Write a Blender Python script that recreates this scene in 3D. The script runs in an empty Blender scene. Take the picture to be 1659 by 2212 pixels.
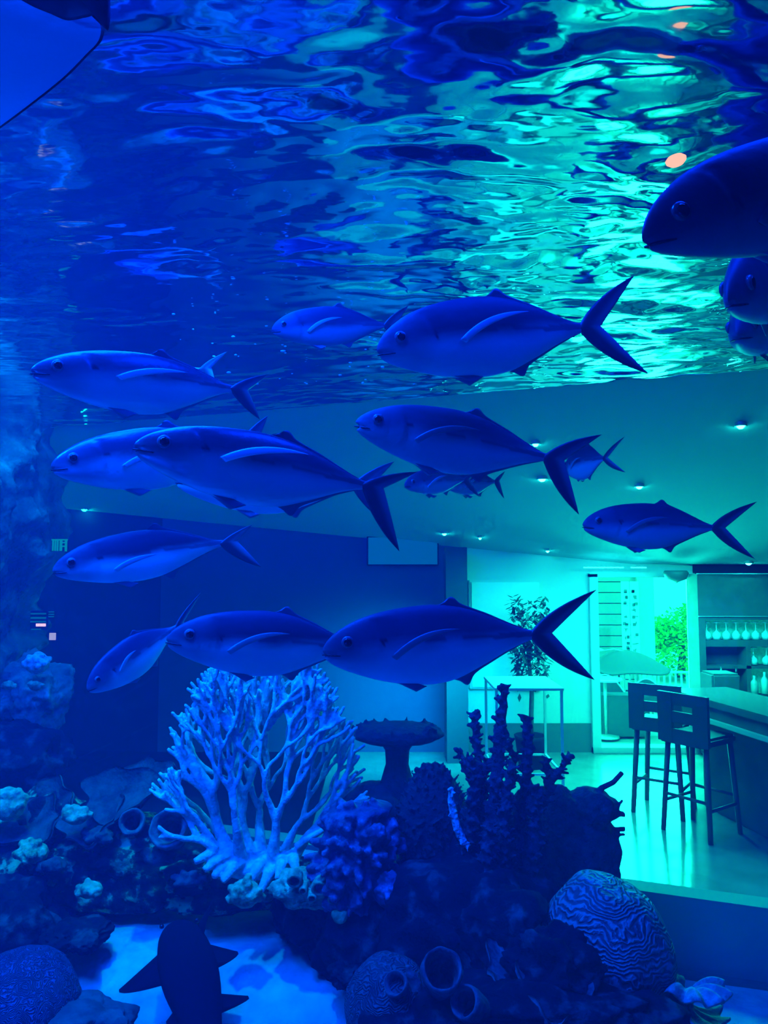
import bpy, bmesh, math, random
import numpy as np
from mathutils import Vector, Matrix, noise
random.seed(7)
SC = bpy.context.scene
COL = SC.collection
F = 1614.0
TH = math.radians(4.39)
CT, ST = math.cos(TH), math.sin(TH)

# ------------------------------------------------------------------ geometry of the view
def ray(px, py):
    x = (px - 829.5) / F; y = (1106 - py) / F
    return Vector((x, CT - y * ST, ST + y * CT))
def P(px, py, Y):
    d = ray(px, py); return d * (Y / d.y)
def PZ(px, py, z):
    d = ray(px, py); return d * (z / d.z)
WATER_Z = 1.22
SAND_Z = -2.42
FLOOR_Z = -2.14
def pane_y(x): return 5.34 - 0.364 * x

# ------------------------------------------------------------------ object helpers
def setp(o, label=None, cat=None, group=None, kind=None):
    if label: o['label'] = label
    if cat: o['category'] = cat
    if group: o['group'] = group
    if kind: o['kind'] = kind
    return o
def obj(name, me, mat=None, parent=None, smooth=True):
    if isinstance(me, bmesh.types.BMesh):
        m = bpy.data.meshes.new(name); me.normal_update(); me.to_mesh(m); me.free(); me = m
    o = bpy.data.objects.new(name, me); COL.objects.link(o)
    if mat:
        for mm in (mat if isinstance(mat, (list, tuple)) else [mat]): me.materials.append(mm)
    if parent: o.parent = parent
    if smooth:
        me.polygons.foreach_set('use_smooth', [True] * len(me.polygons))
    return o
def empty(name, loc, label, cat, group=None):
    o = bpy.data.objects.new(name, None); COL.objects.link(o); o.location = loc
    o.empty_display_size = .1
    return setp(o, label, cat, group)
def pymesh(name, V, Fc):
    m = bpy.data.meshes.new(name); m.from_pydata([tuple(v) for v in V], [], Fc); m.update(); return m
def grid_faces(nu, nv, wrap=False, off=0):
    f = []
    for i in range(nu - 1):
        for j in range(nv if wrap else nv - 1):
            j2 = (j + 1) % nv
            f.append((off + i * nv + j, off + (i + 1) * nv + j, off + (i + 1) * nv + j2, off + i * nv + j2))
    return f
def add_box(bm, c, s, rz=0, bev=0.0, M=None):
    r = bmesh.ops.create_cube(bm, size=1)
    mt = Matrix.Translation(c) @ Matrix.Rotation(rz, 4, 'Z') @ Matrix.Diagonal((s[0], s[1], s[2], 1))
    if M: mt = M @ mt
    bmesh.ops.transform(bm, matrix=mt, verts=r['verts'])
    if bev:
        es = list({e for v in r['verts'] for e in v.link_edges})
        bmesh.ops.bevel(bm, geom=es, offset=bev, segments=2, affect='EDGES')
def box(name, c, s, mat, parent=None, rz=0, bev=0.0, M=None):
    bm = bmesh.new(); add_box(bm, c, s, rz, bev, M); return obj(name, bm, mat, parent, smooth=False)
def add_tube(bm, pts, rads, n=8, cap=True):
    pts = [Vector(p) for p in pts]
    if not hasattr(rads, '__len__'): rads = [rads] * len(pts)
    rings = []; up = None
    for i, p in enumerate(pts):
        t = (pts[min(i + 1, len(pts) - 1)] - pts[max(i - 1, 0)])
        if t.length < 1e-9: t = Vector((0, 0, 1))
        t.normalize()
        if up is None:
            up = t.orthogonal().normalized()
        else:
            up = (up - t * up.dot(t)); up = up.normalized() if up.length > 1e-6 else t.orthogonal().normalized()
        b = t.cross(up)
        rings.append([bm.verts.new(p + (up * math.cos(2 * math.pi * k / n) + b * math.sin(2 * math.pi * k / n)) * rads[i]) for k in range(n)])
    for a, b in zip(rings, rings[1:]):
        for k in range(n):
            bm.faces.new((a[k], a[(k + 1) % n], b[(k + 1) % n], b[k]))
    if cap:
        bm.faces.new(rings[0][::-1]); bm.faces.new(rings[-1])
def tube(name, pts, rads, mat, parent=None, n=8):
    bm = bmesh.new(); add_tube(bm, pts, rads, n); bmesh.ops.recalc_face_normals(bm, faces=bm.faces)
    return obj(name, bm, mat, parent)
def lathe(name, prof, mat, parent=None, n=24, loc=(0, 0, 0), M=None, close=True):
    V = []; 
    for r, z in prof:
        for k in range(n):
            a = 2 * math.pi * k / n; V.append(Vector((r * math.cos(a), r * math.sin(a), z)))
    Fc = grid_faces(len(prof), n, True)
    if close:
        Fc.append(tuple(range(n))); Fc.append(tuple(range((len(prof) - 1) * n, len(prof) * n))[::-1])
    V = [((M @ v) if M else v) + Vector(loc) for v in V]
    m = pymesh(name, V, Fc)
    bm = bmesh.new(); bm.from_mesh(m); bmesh.ops.remove_doubles(bm, verts=bm.verts, dist=1e-5); bmesh.ops.recalc_face_normals(bm, faces=bm.faces); bm.to_mesh(m); bm.free()
    return obj(name, m, mat, parent)

# ------------------------------------------------------------------ materials
def mat(name, col=(.5, .5, .5), rough=.6, metal=0, emit=None, es=0, spec=.5, noise_s=None, cols=None, bump=None, bscale=20, contrast=(.35, .65), det=5, trans=0):
    m = bpy.data.materials.new(name); m.use_nodes = True
    nt = m.node_tree; N = nt.nodes; L = nt.links
    b = N['Principled BSDF']
    b.inputs['Base Color'].default_value = (*col, 1); b.inputs['Roughness'].default_value = rough
    b.inputs['Metallic'].default_value = metal
    b.inputs['Specular IOR Level'].default_value = spec
    if trans: b.inputs['Transmission Weight'].default_value = trans
    if emit:
        b.inputs['Emission Color'].default_value = (*emit, 1); b.inputs['Emission Strength'].default_value = es
    tc = N.new('ShaderNodeTexCoord')
    if noise_s:
        n = N.new('ShaderNodeTexNoise'); n.inputs['Scale'].default_value = noise_s; n.inputs['Detail'].default_value = det
        n.inputs['Roughness'].default_value = .6
        L.new(tc.outputs['Object'], n.inputs['Vector'])
        r = N.new('ShaderNodeValToRGB'); L.new(n.outputs['Fac'], r.inputs['Fac'])
        el = r.color_ramp.elements; cs = cols or [col, tuple(min(1, c * 1.6) for c in col)]
        el[0].position = contrast[0]; el[0].color = (*cs[0], 1); el[1].position = contrast[1]; el[1].color = (*cs[-1], 1)
        for i, c in enumerate(cs[1:-1]):
            e = el.new(contrast[0] + (contrast[1] - contrast[0]) * (i + 1) / (len(cs) - 1)); e.color = (*c, 1)
        L.new(r.outputs['Color'], b.inputs['Base Color'])
    if bump:
        n2 = N.new('ShaderNodeTexNoise'); n2.inputs['Scale'].default_value = bscale; n2.inputs['Detail'].default_value = 4
        L.new(tc.outputs['Object'], n2.inputs['Vector'])
        bp = N.new('ShaderNodeBump'); bp.inputs['Strength'].default_value = 1; bp.inputs['Distance'].default_value = bump
        L.new(n2.outputs['Fac'], bp.inputs['Height']); L.new(bp.outputs['Normal'], b.inputs['Normal'])
    return m
def attr_mat(name, rough=.4, metal=0, bump=.0006, bscale=60, spec=.5):
    m = mat(name, rough=rough, metal=metal, bump=bump, bscale=bscale, spec=spec)
    a = m.node_tree.nodes.new('ShaderNodeAttribute'); a.attribute_name = 'pig'
    m.node_tree.links.new(a.outputs['Color'], m.node_tree.nodes['Principled BSDF'].inputs['Base Color'])
    return m
def glow(name, col, s):
    m = bpy.data.materials.new(name); m.use_nodes = True; nt = m.node_tree; nt.nodes.clear()
    e = nt.nodes.new('ShaderNodeEmission'); e.inputs[0].default_value = (*col, 1); e.inputs[1].default_value = s
    o = nt.nodes.new('ShaderNodeOutputMaterial'); nt.links.new(e.outputs[0], o.inputs[0]); return m
def clear(name, ior=1.33, tint=(1, 1, 1), rough=.0, vol=None, bump=None):
    """clear dielectric: Fresnel mix of straight transmission and mirror reflection (total inside the critical angle)"""
    m = bpy.data.materials.new(name); m.use_nodes = True; nt = m.node_tree; nt.nodes.clear(); N = nt.nodes; L = nt.links
    o = N.new('ShaderNodeOutputMaterial'); mx = N.new('ShaderNodeMixShader'); fr = N.new('ShaderNodeFresnel'); fr.inputs['IOR'].default_value = ior
    t = N.new('ShaderNodeBsdfTransparent'); t.inputs[0].default_value = (*tint, 1)
    g = N.new('ShaderNodeBsdfGlossy'); g.inputs['Roughness'].default_value = rough
    L.new(fr.outputs[0], mx.inputs[0]); L.new(t.outputs[0], mx.inputs[1]); L.new(g.outputs[0], mx.inputs[2]); L.new(mx.outputs[0], o.inputs['Surface'])
    if bump:
        tc = N.new('ShaderNodeTexCoord'); n = N.new('ShaderNodeTexNoise'); n.inputs['Scale'].default_value = bump[1]; n.inputs['Detail'].default_value = 2
        mp = N.new('ShaderNodeMapping'); mp.inputs['Scale'].default_value = (1, 1.6, 1)
        L.new(tc.outputs['Object'], mp.inputs[0]); L.new(mp.outputs[0], n.inputs['Vector'])
        bp = N.new('ShaderNodeBump'); bp.inputs['Distance'].default_value = bump[0]; L.new(n.outputs['Fac'], bp.inputs['Height'])
        L.new(bp.outputs[0], g.inputs['Normal']); L.new(bp.outputs[0], fr.inputs['Normal'])
    if vol:
        a = N.new('ShaderNodeVolumeAbsorption'); a.inputs['Color'].default_value = (*[1 - c for c in vol[0]], 1); a.inputs['Density'].default_value = 1
        s = N.new('ShaderNodeVolumeScatter'); s.inputs['Color'].default_value = (*vol[1], 1); s.inputs['Density'].default_value = vol[2]
        s.inputs['Anisotropy'].default_value = vol[3]
        ad = N.new('ShaderNodeAddShader'); L.new(a.outputs[0], ad.inputs[0]); L.new(s.outputs[0], ad.inputs[1]); L.new(ad.outputs[0], o.inputs['Volume'])
    return m

M_FISH = attr_mat('fish_skin', rough=.5, metal=0, bump=.0012, bscale=40, spec=.25)
M_FISHS = attr_mat('fish_skin_glossy', rough=.3, metal=.2, bump=.0016, bscale=30, spec=.9)
M_FIN = attr_mat('fin_membrane', rough=.45, bump=.0006, bscale=80)
M_EYE = mat('eye_ring', (.12, .17, .2), rough=.12)
M_PUP = mat('pupil_black', (.005, .005, .008), rough=.08)
M_MOUTH = mat('mouth_dark', (.01, .012, .02), rough=.5)
M_SAND = mat('white_sand', (.45, .46, .45), rough=1, spec=.1, noise_s=5, cols=[(.32, .35, .36), (.52, .54, .52)], bump=.006, bscale=35)
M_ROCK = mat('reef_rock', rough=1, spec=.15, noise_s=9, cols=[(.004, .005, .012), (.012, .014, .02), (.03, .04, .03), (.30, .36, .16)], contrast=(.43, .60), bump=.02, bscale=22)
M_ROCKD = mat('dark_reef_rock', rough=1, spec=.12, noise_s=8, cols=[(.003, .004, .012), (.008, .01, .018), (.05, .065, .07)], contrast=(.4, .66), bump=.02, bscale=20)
M_WALLROCK = mat('rock_wall', rough=.9, noise_s=3, cols=[(.03, .05, .06), (.14, .2, .18), (.6, .75, .6)], contrast=(.35, .75), bump=.03, bscale=12)
M_FAN = mat('pale_coral', rough=.8, noise_s=30, cols=[(.24, .32, .32), (.55, .62, .58)], bump=.004, bscale=90)
M_KNOB = mat('knobby_coral', rough=.75, spec=.6, noise_s=12, cols=[(.01, .02, .06), (.05, .07, .16), (.25, .34, .5)], contrast=(.35, .75), bump=.01, bscale=40)
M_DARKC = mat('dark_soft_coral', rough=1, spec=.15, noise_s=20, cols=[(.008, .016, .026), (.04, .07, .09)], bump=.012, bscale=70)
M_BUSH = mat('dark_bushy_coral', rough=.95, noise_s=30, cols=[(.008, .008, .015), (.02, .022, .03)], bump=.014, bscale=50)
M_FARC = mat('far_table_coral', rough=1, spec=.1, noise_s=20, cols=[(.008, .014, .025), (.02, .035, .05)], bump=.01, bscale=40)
M_STRIP = mat('pale_polyp_coral', rough=.8, noise_s=40, cols=[(.3, .4, .4), (.8, .9, .85)], bump=.01, bscale=80)
M_SPONGE = mat('yellow_sponge', rough=.85, noise_s=16, cols=[(.08, .12, .03), (.6, .6, .25)], bump=.01, bscale=40)
M_SPONGEP = mat('pale_sponge', rough=.85, noise_s=16, cols=[(.08, .14, .06), (.4, .5, .25)], bump=.01, bscale=40)
M_TUBE = mat('tube_sponge', rough=.9, spec=.2, noise_s=20, cols=[(.02, .035, .05), (.10, .15, .15)], bump=.008, bscale=40)
M_PLATE = mat('plate_coral', rough=.95, spec=.15, noise_s=14, cols=[(.012, .022, .03), (.05, .08, .08)], bump=.01, bscale=40)
M_BLUE = mat('violet_blue_coral', rough=.7, noise_s=20, cols=[(.1, .06, .4), (.25, .2, .9)], bump=.008, bscale=50)
M_HOLE = mat('sponge_hole', (.004, .006, .02), rough=1)
M_EYED = mat('eye_ring_dim', (.05, .08, .09), rough=.2)
# ------------------------------------------------------------------ fish
def interp(tab, x):
    xs = [a for a, b in tab]; ys = [b for a, b in tab]
    # smooth (monotone-ish) cubic through the table
    n = len(xs)
    if x <= xs[0]: return ys[0]
    if x >= xs[-1]: return ys[-1]
    i = max(k for k in range(n - 1) if xs[k] <= x)
    def sl(k):
        if k == 0: return (ys[1] - ys[0]) / (xs[1] - xs[0])
        if k == n - 1: return (ys[-1] - ys[-2]) / (xs[-1] - xs[-2])
        return (ys[k + 1] - ys[k - 1]) / (xs[k + 1] - xs[k - 1])
    h = xs[i + 1] - xs[i]; t = (x - xs[i]) / h
    return ((2 * t**3 - 3 * t**2 + 1) * ys[i] + (t**3 - 2 * t**2 + t) * h * sl(i) + (-2 * t**3 + 3 * t**2) * ys[i + 1] + (t**3 - t**2) * h * sl(i + 1))
TOP = [(0, .0), (.010, .15), (.04, .36), (.09, .56), (.17, .77), (.28, .92), (.4, .99), (.5, 1.0), (.62, .9), (.74, .66), (.85, .37), (.93, .18), (1.0, .10)]
BOT = [(0, .0), (.010, .13), (.04, .29), (.09, .45), (.17, .64), (.28, .84), (.4, .97), (.5, 1.0), (.6, .92), (.72, .66), (.84, .36), (.93, .18), (1.0, .10)]
WID = [(0, .0), (.02, .22), (.06, .45), (.12, .68), (.2, .88), (.32, 1.0), (.45, .98), (.6, .78), (.75, .5), (.88, .24), (.95, .14), (1.0, .11)]
def sstep(a, b, x):
    t = min(1, max(0, (x - a) / (b - a))); return t * t * (3 - 2 * t)
def finmesh(name, fn, nu, nv, thick, colfn, mat_, parent, shift=None):
    """closed thin fin: fn(u,v) -> Vector centre, thickness tapers to the edge"""
    V = []; C = []
    for s in (-1, 1):
        for i in range(nu):
            for j in range(nv):
                u = i / (nu - 1); v = j / (nv - 1)
                e = min(1, 4 * min(u + .05, 1 - u + .02)) * (1 - .8 * v)
                p = fn(u, v); V.append(p + Vector((0, s * thick * .5 * max(.12, e), 0))); C.append(colfn(u, v))
    n = nu * nv
    Fc = grid_faces(nu, nv)[:]
    Fc = [f[::-1] for f in Fc] + [tuple(k + n for k in f) for f in grid_faces(nu, nv)]
    ring = [i * nv for i in range(nu)] + [(nu - 1) * nv + j for j in range(1, nv)] + [i * nv + nv - 1 for i in range(nu - 2, -1, -1)] + [j for j in range(nv - 2, 0, -1)]
    for a, b in zip(ring, ring[1:] + ring[:1]): Fc.append((a, b, b + n, a + n))
    m = pymesh(name, V, Fc); setcol(m, C)
    bm = bmesh.new(); bm.from_mesh(m); bmesh.ops.recalc_face_normals(bm, faces=bm.faces); bm.to_mesh(m); bm.free()
    return obj(name, m, mat_, parent)
def setcol(m, C):
    a = m.color_attributes.new('pig', 'FLOAT_COLOR', 'POINT')
    a.data.foreach_set('color', np.array([(*c, 1) for c in C], dtype=np.float32).ravel())
def bez(a, b, c, t): return a * (1 - t)**2 + b * 2 * t * (1 - t) + c * t * t
def lerp3(a, b, t): return tuple(a[i] + (b[i] - a[i]) * t for i in range(3))

def fish(label, sn, pd, Ys, Yt, tp, bp, tips=None, bend=0.0, dark=1.0, belly=1.0, pec=1.0, pelvic=True, wid=.19, gape=0.0, roll=0.0, group='silver trevally swimming in a school', blotch=True, seed=0, pecpos=(.30, -.03, .60, .06), finlen=1.0, eyes=None):
    S = P(*sn, Ys); T = P(*pd, Yt); L = (T - S).length
    X = (T - S).normalized(); Z = (Vector((0, 0, 1)) - X * X.z).normalized(); Yv = Z.cross(X)
    if roll:
        R = Matrix.Rotation(math.radians(roll), 3, X); Z = R @ Z; Yv = R @ Yv
    ym = (Ys + Yt) / 2
    ht = tp / F * ym; hb = bp / F * ym; hw = (ht + hb) * wid
    root = empty('trevally', S, label, 'fish', group)
    root.rotation_mode = 'QUATERNION'
    root.rotation_quaternion = Matrix((X, Yv, Z)).transposed().to_quaternion()
    def bendy(x): return bend * L * (max(0, x - .25)**2)
    def surf(x, t):
        s, c = math.sin(t), math.cos(t)
        h = (ht * interp(TOP, x)) if s > 0 else (hb * interp(BOT, x))
        w = hw * interp(WID, x)
        z = h * s
        w *= 1 - .10 * max(0, s) ** 2
        xx = x
        # gill cover step and cheek
        zz = z / (ht if s > 0 else hb)
        xg = .245 - .07 * zz * zz
        if abs(zz) < .75:
            k = sstep(xg - .006, xg + .008, x) * (1 - sstep(xg + .01, xg + .12, x)); w *= 1 - .085 * k
            k2 = sstep(.15, .155, x) * (1 - sstep(.158, .2, x)); w *= 1 - .02 * k2
        # lower jaw: notch at the mouth
        if x < .075:
            zl = -.05 * ht - x * .35 * ht * 2
            d = abs(z - zl) / (.055 * (ht + hb)); 
            if d < 1: w *= 1 - .35 * (1 - d) * (1 - x / .075) ; xx += .012 * (1 - d) * (1 - sstep(.0, .03, x)) * (1 + 2 * gape)
        return Vector((xx * L, bendy(x) + w * (abs(c) ** .92) * (1 if c > 0 else -1), z))
    nx, nt = 90, 56
    V = []; C = []
    BK = lerp3((0, 0, 0), (.022, .035, .07), dark); MD = (.06, .09, .14) if seed not in (1, 2, 5, 13, 15, 17) else (.02, .03, .055); BL = tuple(min(.95, c * belly * 1.2) for c in (.62, .76, .8))
    rnd = random.Random(seed)
    o1 = rnd.random() * 50
    for i in range(nx):
        x = (i / (nx - 1)) ** 1.35
        for j in range(nt):
            t = 2 * math.pi * j / nt
            p = surf(x, t); V.append(p)
            zn = p.z / (ht if p.z > 0 else hb)
            nz = noise.noise(Vector((x * 6 + o1, zn * 1.5, 0))) * .12
            f = sstep(.35 + nz, -.15 + nz, zn) if False else 1 - sstep(-.30 + nz, .30 + nz, zn)
            c = lerp3(BK, MD, 1 - sstep(.1, .75, zn)); c = lerp3(c, BL, f)
            hd = 1 - sstep(.14, .27, x); c = lerp3(c, (.05, .08, .12), hd * .72 * (1 - .5 * f) * dark if dark > .5 else hd * .3)
            # lateral line
            zl = .22 * math.sin(min(1, x / .55) * 2.6) * (1 - x) + .03
            if x > .25 and abs(zn - zl) < .022 + .05 * sstep(.55, .9, x): c = lerp3(c, (.03, .05, .09), .7)
            if blotch and (x - .262)**2 + (p.z / L - .03)**2 < .00019: c = (.015, .02, .04)
            C.append(c)
    Fc = grid_faces(nx, nt, True); Fc.append(tuple(range((nx - 1) * nt, nx * nt))[::-1])
    m = pymesh('body', V, Fc); setcol(m, C)
    bm = bmesh.new(); bm.from_mesh(m); bmesh.ops.remove_doubles(bm, verts=bm.verts, dist=1e-5 * L); bmesh.ops.recalc_face_normals(bm, faces=bm.faces); bm.to_mesh(m); bm.free()
    obj('body', m, M_FISHS if seed in (3, 5, 6) else M_FISH, root)
    def side(x, z, s, off=0.0):
        h = ht * interp(TOP, x) if z > 0 else hb * interp(BOT, x)
        sn_ = max(-.98, min(.98, z / h)) if h > 0 else 0
        t = math.asin(sn_); p = surf(x, t if s > 0 else math.pi - t)
        return Vector((p.x, p.y + s * off, p.z))
    # eyes
    ex, ez = .108, .045 * L * min(1.1, (ht / L) / .2)
    for s in (-1, 1):
        c = side(ex, ez, s); re = .027 * L
        prof = [(0, .0), (.3, .004), (1, -.10), (.98, .18), (.8, .42), (.55, .52), (0, .56)]
        mt = Matrix.Rotation(math.radians(-90 * s), 3, 'X')
        e = lathe('eye', [(r * re, z * re * .8) for r, z in [(1.0, -.35), (1.0, .08), (.88, .3), (.6, .45), (.3, .5), (0, .52)]], eyes or M_EYE, root, 20, c - Vector((0, s * re * .05, 0)), mt)
        lathe('pupil', [(r * re, z * re * .8) for r, z in [(.66, .2), (.66, .44), (.45, .56), (0, .62)]], M_PUP, e, 16, c - Vector((0, s * re * .05, 0)), mt)
    # mouth slit
    pts = [side(x, -.05 * ht - x * .7 * ht, -1, .0012 * L) for x in (.075, .055, .035, .018)] + [Vector((.004 * L, 0, -.06 * ht))] + [side(x, -.05 * ht - x * .7 * ht, 1, .0012 * L) for x in (.018, .035, .055, .075)]
    tube('mouth', pts, [r * L for r in (.002, .004, .0045, .004, .003, .004, .0045, .004, .002)], M_MOUTH, root, 6)
    # tail
    if tips is None: up, dn = (.27 * L, .27 * L), (.29 * L, -.27 * L)
    else:
        def loc(tp_):
            a = (tp_[0] - pd[0]) / F * Yt; b = (pd[1] - tp_[1]) / F * Yt
            A = np.array([[X.x, Z.x], [X.z, Z.z]])
            try: r = np.linalg.solve(A, np.array([a, b]))
            except Exception: r = np.array([a, b])
            r[0] = max(.08 * L, min(.45 * L, r[0])); return (float(r[0]), float(r[1]))
        up = loc(tips[0]); dn = loc(tips[1])
    def tail_fn(tip, s):
        tx, tz = tip
        P0 = Vector((.955 * L, 0, 0)); P2 = Vector((L + tx, 0, tz)); P1 = Vector((1.0 * L + tx * .16, 0, tz * .62))
        Q0 = Vector((L * 1.07, 0, 0)); Q1 = Vector((L * 1.05 + tx * .42, 0, tz * .46))
        def fn(u, v):
            a = bez(P0, P1, P2, v); b = bez(Q0, Q1, P2, v); p = a.lerp(b, u); p.y += bendy(p.x / L); return p
        return fn
    def tc(u, v): return lerp3((.02, .035, .05), (.22, .34, .36), sstep(.40, .95, u) * (1 - .6 * v)) 
    bmm = None
    tfs = []
    fu = tail_fn(up, 1); fd = tail_fn(dn, -1)
    nn = 25
    def tailboth(u, v):
        return fd(u, 1 - 2 * v) if v < .5 else fu(u, 2 * v - 1)
    V = []; C = []
    nu, nv = 9, 49
    for s in (-1, 1):
        for i in range(nu):
            for j in range(nv):
                u = i / (nu - 1); v = j / (nv - 1); vv = abs(2 * v - 1)
                e = min(1, 3 * min(u + .2, 1 - u + .03)) * (1 - .85 * vv)
                V.append(tailboth(u, v) + Vector((0, s * .011 * L * max(.12, e), 0))); C.append(tc(u, vv))
    n = nu * nv; Fc = [f[::-1] for f in grid_faces(nu, nv)] + [tuple(k + n for k in f) for f in grid_faces(nu, nv)]
    ring = [i * nv for i in range(nu)] + [(nu - 1) * nv + j for j in range(1, nv)] + [i * nv + nv - 1 for i in range(nu - 2, -1, -1)] + [j for j in range(nv - 2, 0, -1)]
    for a, b in zip(ring, ring[1:] + ring[:1]): Fc.append((a, b, b + n, a + n))
    m = pymesh('tail_fin', V, Fc); setcol(m, C)
    bm = bmesh.new(); bm.from_mesh(m); bmesh.ops.recalc_face_normals(bm, faces=bm.faces); bm.to_mesh(m); bm.free()
    obj('tail_fin', m, M_FIN, root)
    # dorsal and anal fins
    def ridge(top):
        tab, h, sg = (TOP, ht, 1) if top else (BOT, hb, -1)
        x0, x1 = (.50, .95) if top else (.56, .95)
        def fn(u, v):
            x = x0 + (x1 - x0) * u; base = h * interp(tab, x) * .93
            fh = (.020 * math.exp(-((u - .12) / .10)**2) + .014 * (1 - u) ** .5) * L * min(1, u * 14) * finlen
            sweep = .05 * L * v * math.exp(-((u - .05) / .2)**2)
            return Vector((x * L + sweep, bendy(x), sg * (base + h * .07 * interp(tab, x) * v + fh * v)))
        return fn
    fc = lambda u, v: lerp3((.03, .05, .09), (.05, .08, .12), v)
    finmesh('dorsal_fin', ridge(True), 31, 6, .008 * L, fc, M_FIN, root)
    finmesh('anal_fin', ridge(False), 31, 6, .008 * L, lambda u, v: lerp3((.15, .2, .25), (.1, .15, .2), v), M_FIN, root)
    # pectoral fins: long sickles lying along the flank
    x0, z0, x1, z1 = pecpos
    for s in (-1, 1):
        def pf(u, v, s=s):
            lead = bez(Vector((x0 - .01, 0, z0 - .004)), Vector((x0 + .40 * (x1 - x0), 0, z1 + .030)), Vector((x1, 0, z1)), v)
            trail = bez(Vector((x0 + .012, 0, z0 - .022)), Vector((x0 + .42 * (x1 - x0), 0, z1 - .016 + .0 * z0)), Vector((x1, 0, z1)), v)
            q = lead.lerp(trail, u); y = side(q.x, q.z * L, s).y + s * (.004 + .030 * v) * L
            return Vector((q.x * L, y, q.z * L))
        pcol = lambda u, v: tuple(c * pec for c in lerp3((.55, .68, .72), (.25, .36, .42), v))
        finmesh('pectoral_fin', pf, 7, 22, .006 * L, pcol, M_FIN, root)
    if pelvic:
        for s in (-1, 1):
            def qf(u, v, s=s):
                x = .30 + .05 * u + .10 * v; zb = -hb * interp(BOT, .33) * .86
                return Vector((x * L, s * (.01 + .02 * v) * L, zb - (.055 * v * (1 - .35 * u) + .005) * L))
            finmesh('pelvic_fin', qf, 5, 10, .006 * L, lambda u, v: (.16, .24, .3), M_FIN, root)
    return root

fish('large dark trevally with forked tail raised against the bright rippled surface', (813, 762), (1268, 708), 2.25, 2.4, 98, 82, ((1385, 578), (1412, 803)), dark=1.0, seed=1, belly=.8, pecpos=(.37, .0, .70, .085), pec=1.2)
fish('small blue trevally whose tail tip pokes up behind the big dark one', (586, 715), (838, 703), 3.15, 3.25, 49, 41, ((884, 655), (880, 745)), seed=2, belly=.35)
fish('sleek shiny trevally, uppermost in front of the rock wall, glossy cheek', (64, 803), (522, 836), 2.1, 2.5, 60, 76, ((592, 785), (572, 895)), seed=3, bend=.10, belly=.75, pecpos=(.36, .0, .70, .04), pec=1.2)
fish('distant trevally hidden behind the sleek shiny one, only tail tip showing', (190, 830), (440, 797), 3.5, 3.6, 30, 30, ((490, 755), (470, 850)), seed=4)
fish('dark headed trevally with body half covered by the paler one in front', (108, 1012), (532, 962), 2.65, 3.0, 64, 72, ((580, 888), (600, 925)), seed=5, belly=.8, bend=.05, pecpos=(.33, -.03, .6, .01))
fish('big pale blue trevally with bright sickle fin, tail lobe pointing down', (286, 965), (806, 1048), 1.95, 2.25, 76, 86, ((920, 1008), (875, 1190)), seed=6, bend=.06, belly=.8, pec=1.7, pecpos=(.33, .01, .68, .075))
fish('pale trevally mostly hidden beneath the big one with the bright sickle fin', (378, 1040), (775, 1050), 2.75, 2.9, 55, 66, ((853, 993), (836, 1130)), seed=7, belly=1.15, dark=.6)
fish('trevally with open pale lips swimming under the edge of the surface', (765, 916), (1190, 990), 2.35, 2.45, 70, 72, ((1308, 934), (1251, 1112)), seed=8, gape=1.0, belly=.6, pec=.35)
fish('little trevally peeking out below the open lipped one, head first', (873, 1050), (1006, 1036), 4.1, 4.5, 32, 26, ((1040, 1010), (1040, 1070)), seed=9, belly=.8)
fish('little trevally with banded flank behind the other little one', (962, 1050), (1072, 1040), 4.5, 4.9, 30, 26, ((1095, 1015), (1092, 1075)), seed=10, belly=.9)
fish('stubby looking trevally turning away beyond the forked tail', (1222, 1012), (1306, 990), 4.4, 3.95, 40, 36, ((1326, 957), (1333, 1032)), seed=11, belly=.9)
fish('slim trevally alone above the bar, seen side on in teal water', (1257, 1136), (1547, 1140), 3.6, 3.7, 51, 49, ((1645, 1082), (1634, 1207)), seed=12, belly=.6, pec=.4)
fish('trevally with pale belly nosing down beside the small green sign reflection', (112, 1236), (490, 1172), 2.7, 2.95, 58, 50, ((545, 1130), (564, 1225)), seed=13, belly=1.2, pec=1.0, bend=.04, pecpos=(.33, -.04, .58, .0))
fish('trevally diving steeply head down in front of the dark opening', (188, 1492), (384, 1353), 3.0, 3.3, 46, 44, ((424, 1280), (436, 1368)), seed=14, belly=1.1, pecpos=(.3, .0, .5, .08))
fish('trevally above the pale branching coral, tail hidden by its neighbour', (357, 1384), (775, 1398), 2.5, 2.75, 70, 68, ((870, 1320), (870, 1470)), seed=15, belly=.75, pec=.5)
fish('large trevally with ringed eye and wide tail before the bright doorway', (695, 1410), (1162, 1370), 2.15, 2.3, 82, 86, ((1298, 1276), (1290, 1471)), seed=16, belly=.85, pec=.4)
fish('nearly black trevally, the biggest, cut off beside the orange glint', (1387, 525), (2050, 360), 1.45, 1.6, 160, 100, None, seed=17, belly=.22, pec=.15, eyes=M_EYED, wid=.2)
fish('trevally facing outward with ringed eye below the nearly black one', (1572, 655), (1760, 600), 1.95, 2.5, 118, 72, None, seed=18, belly=.5, pec=.5, wid=.24)
fish('trevally head on with a small mouth, lowest of the trio by the orange glint', (1592, 728), (1690, 690), 2.35, 2.9, 82, 60, None, seed=19, belly=.6, pec=.5, wid=.30)

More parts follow.
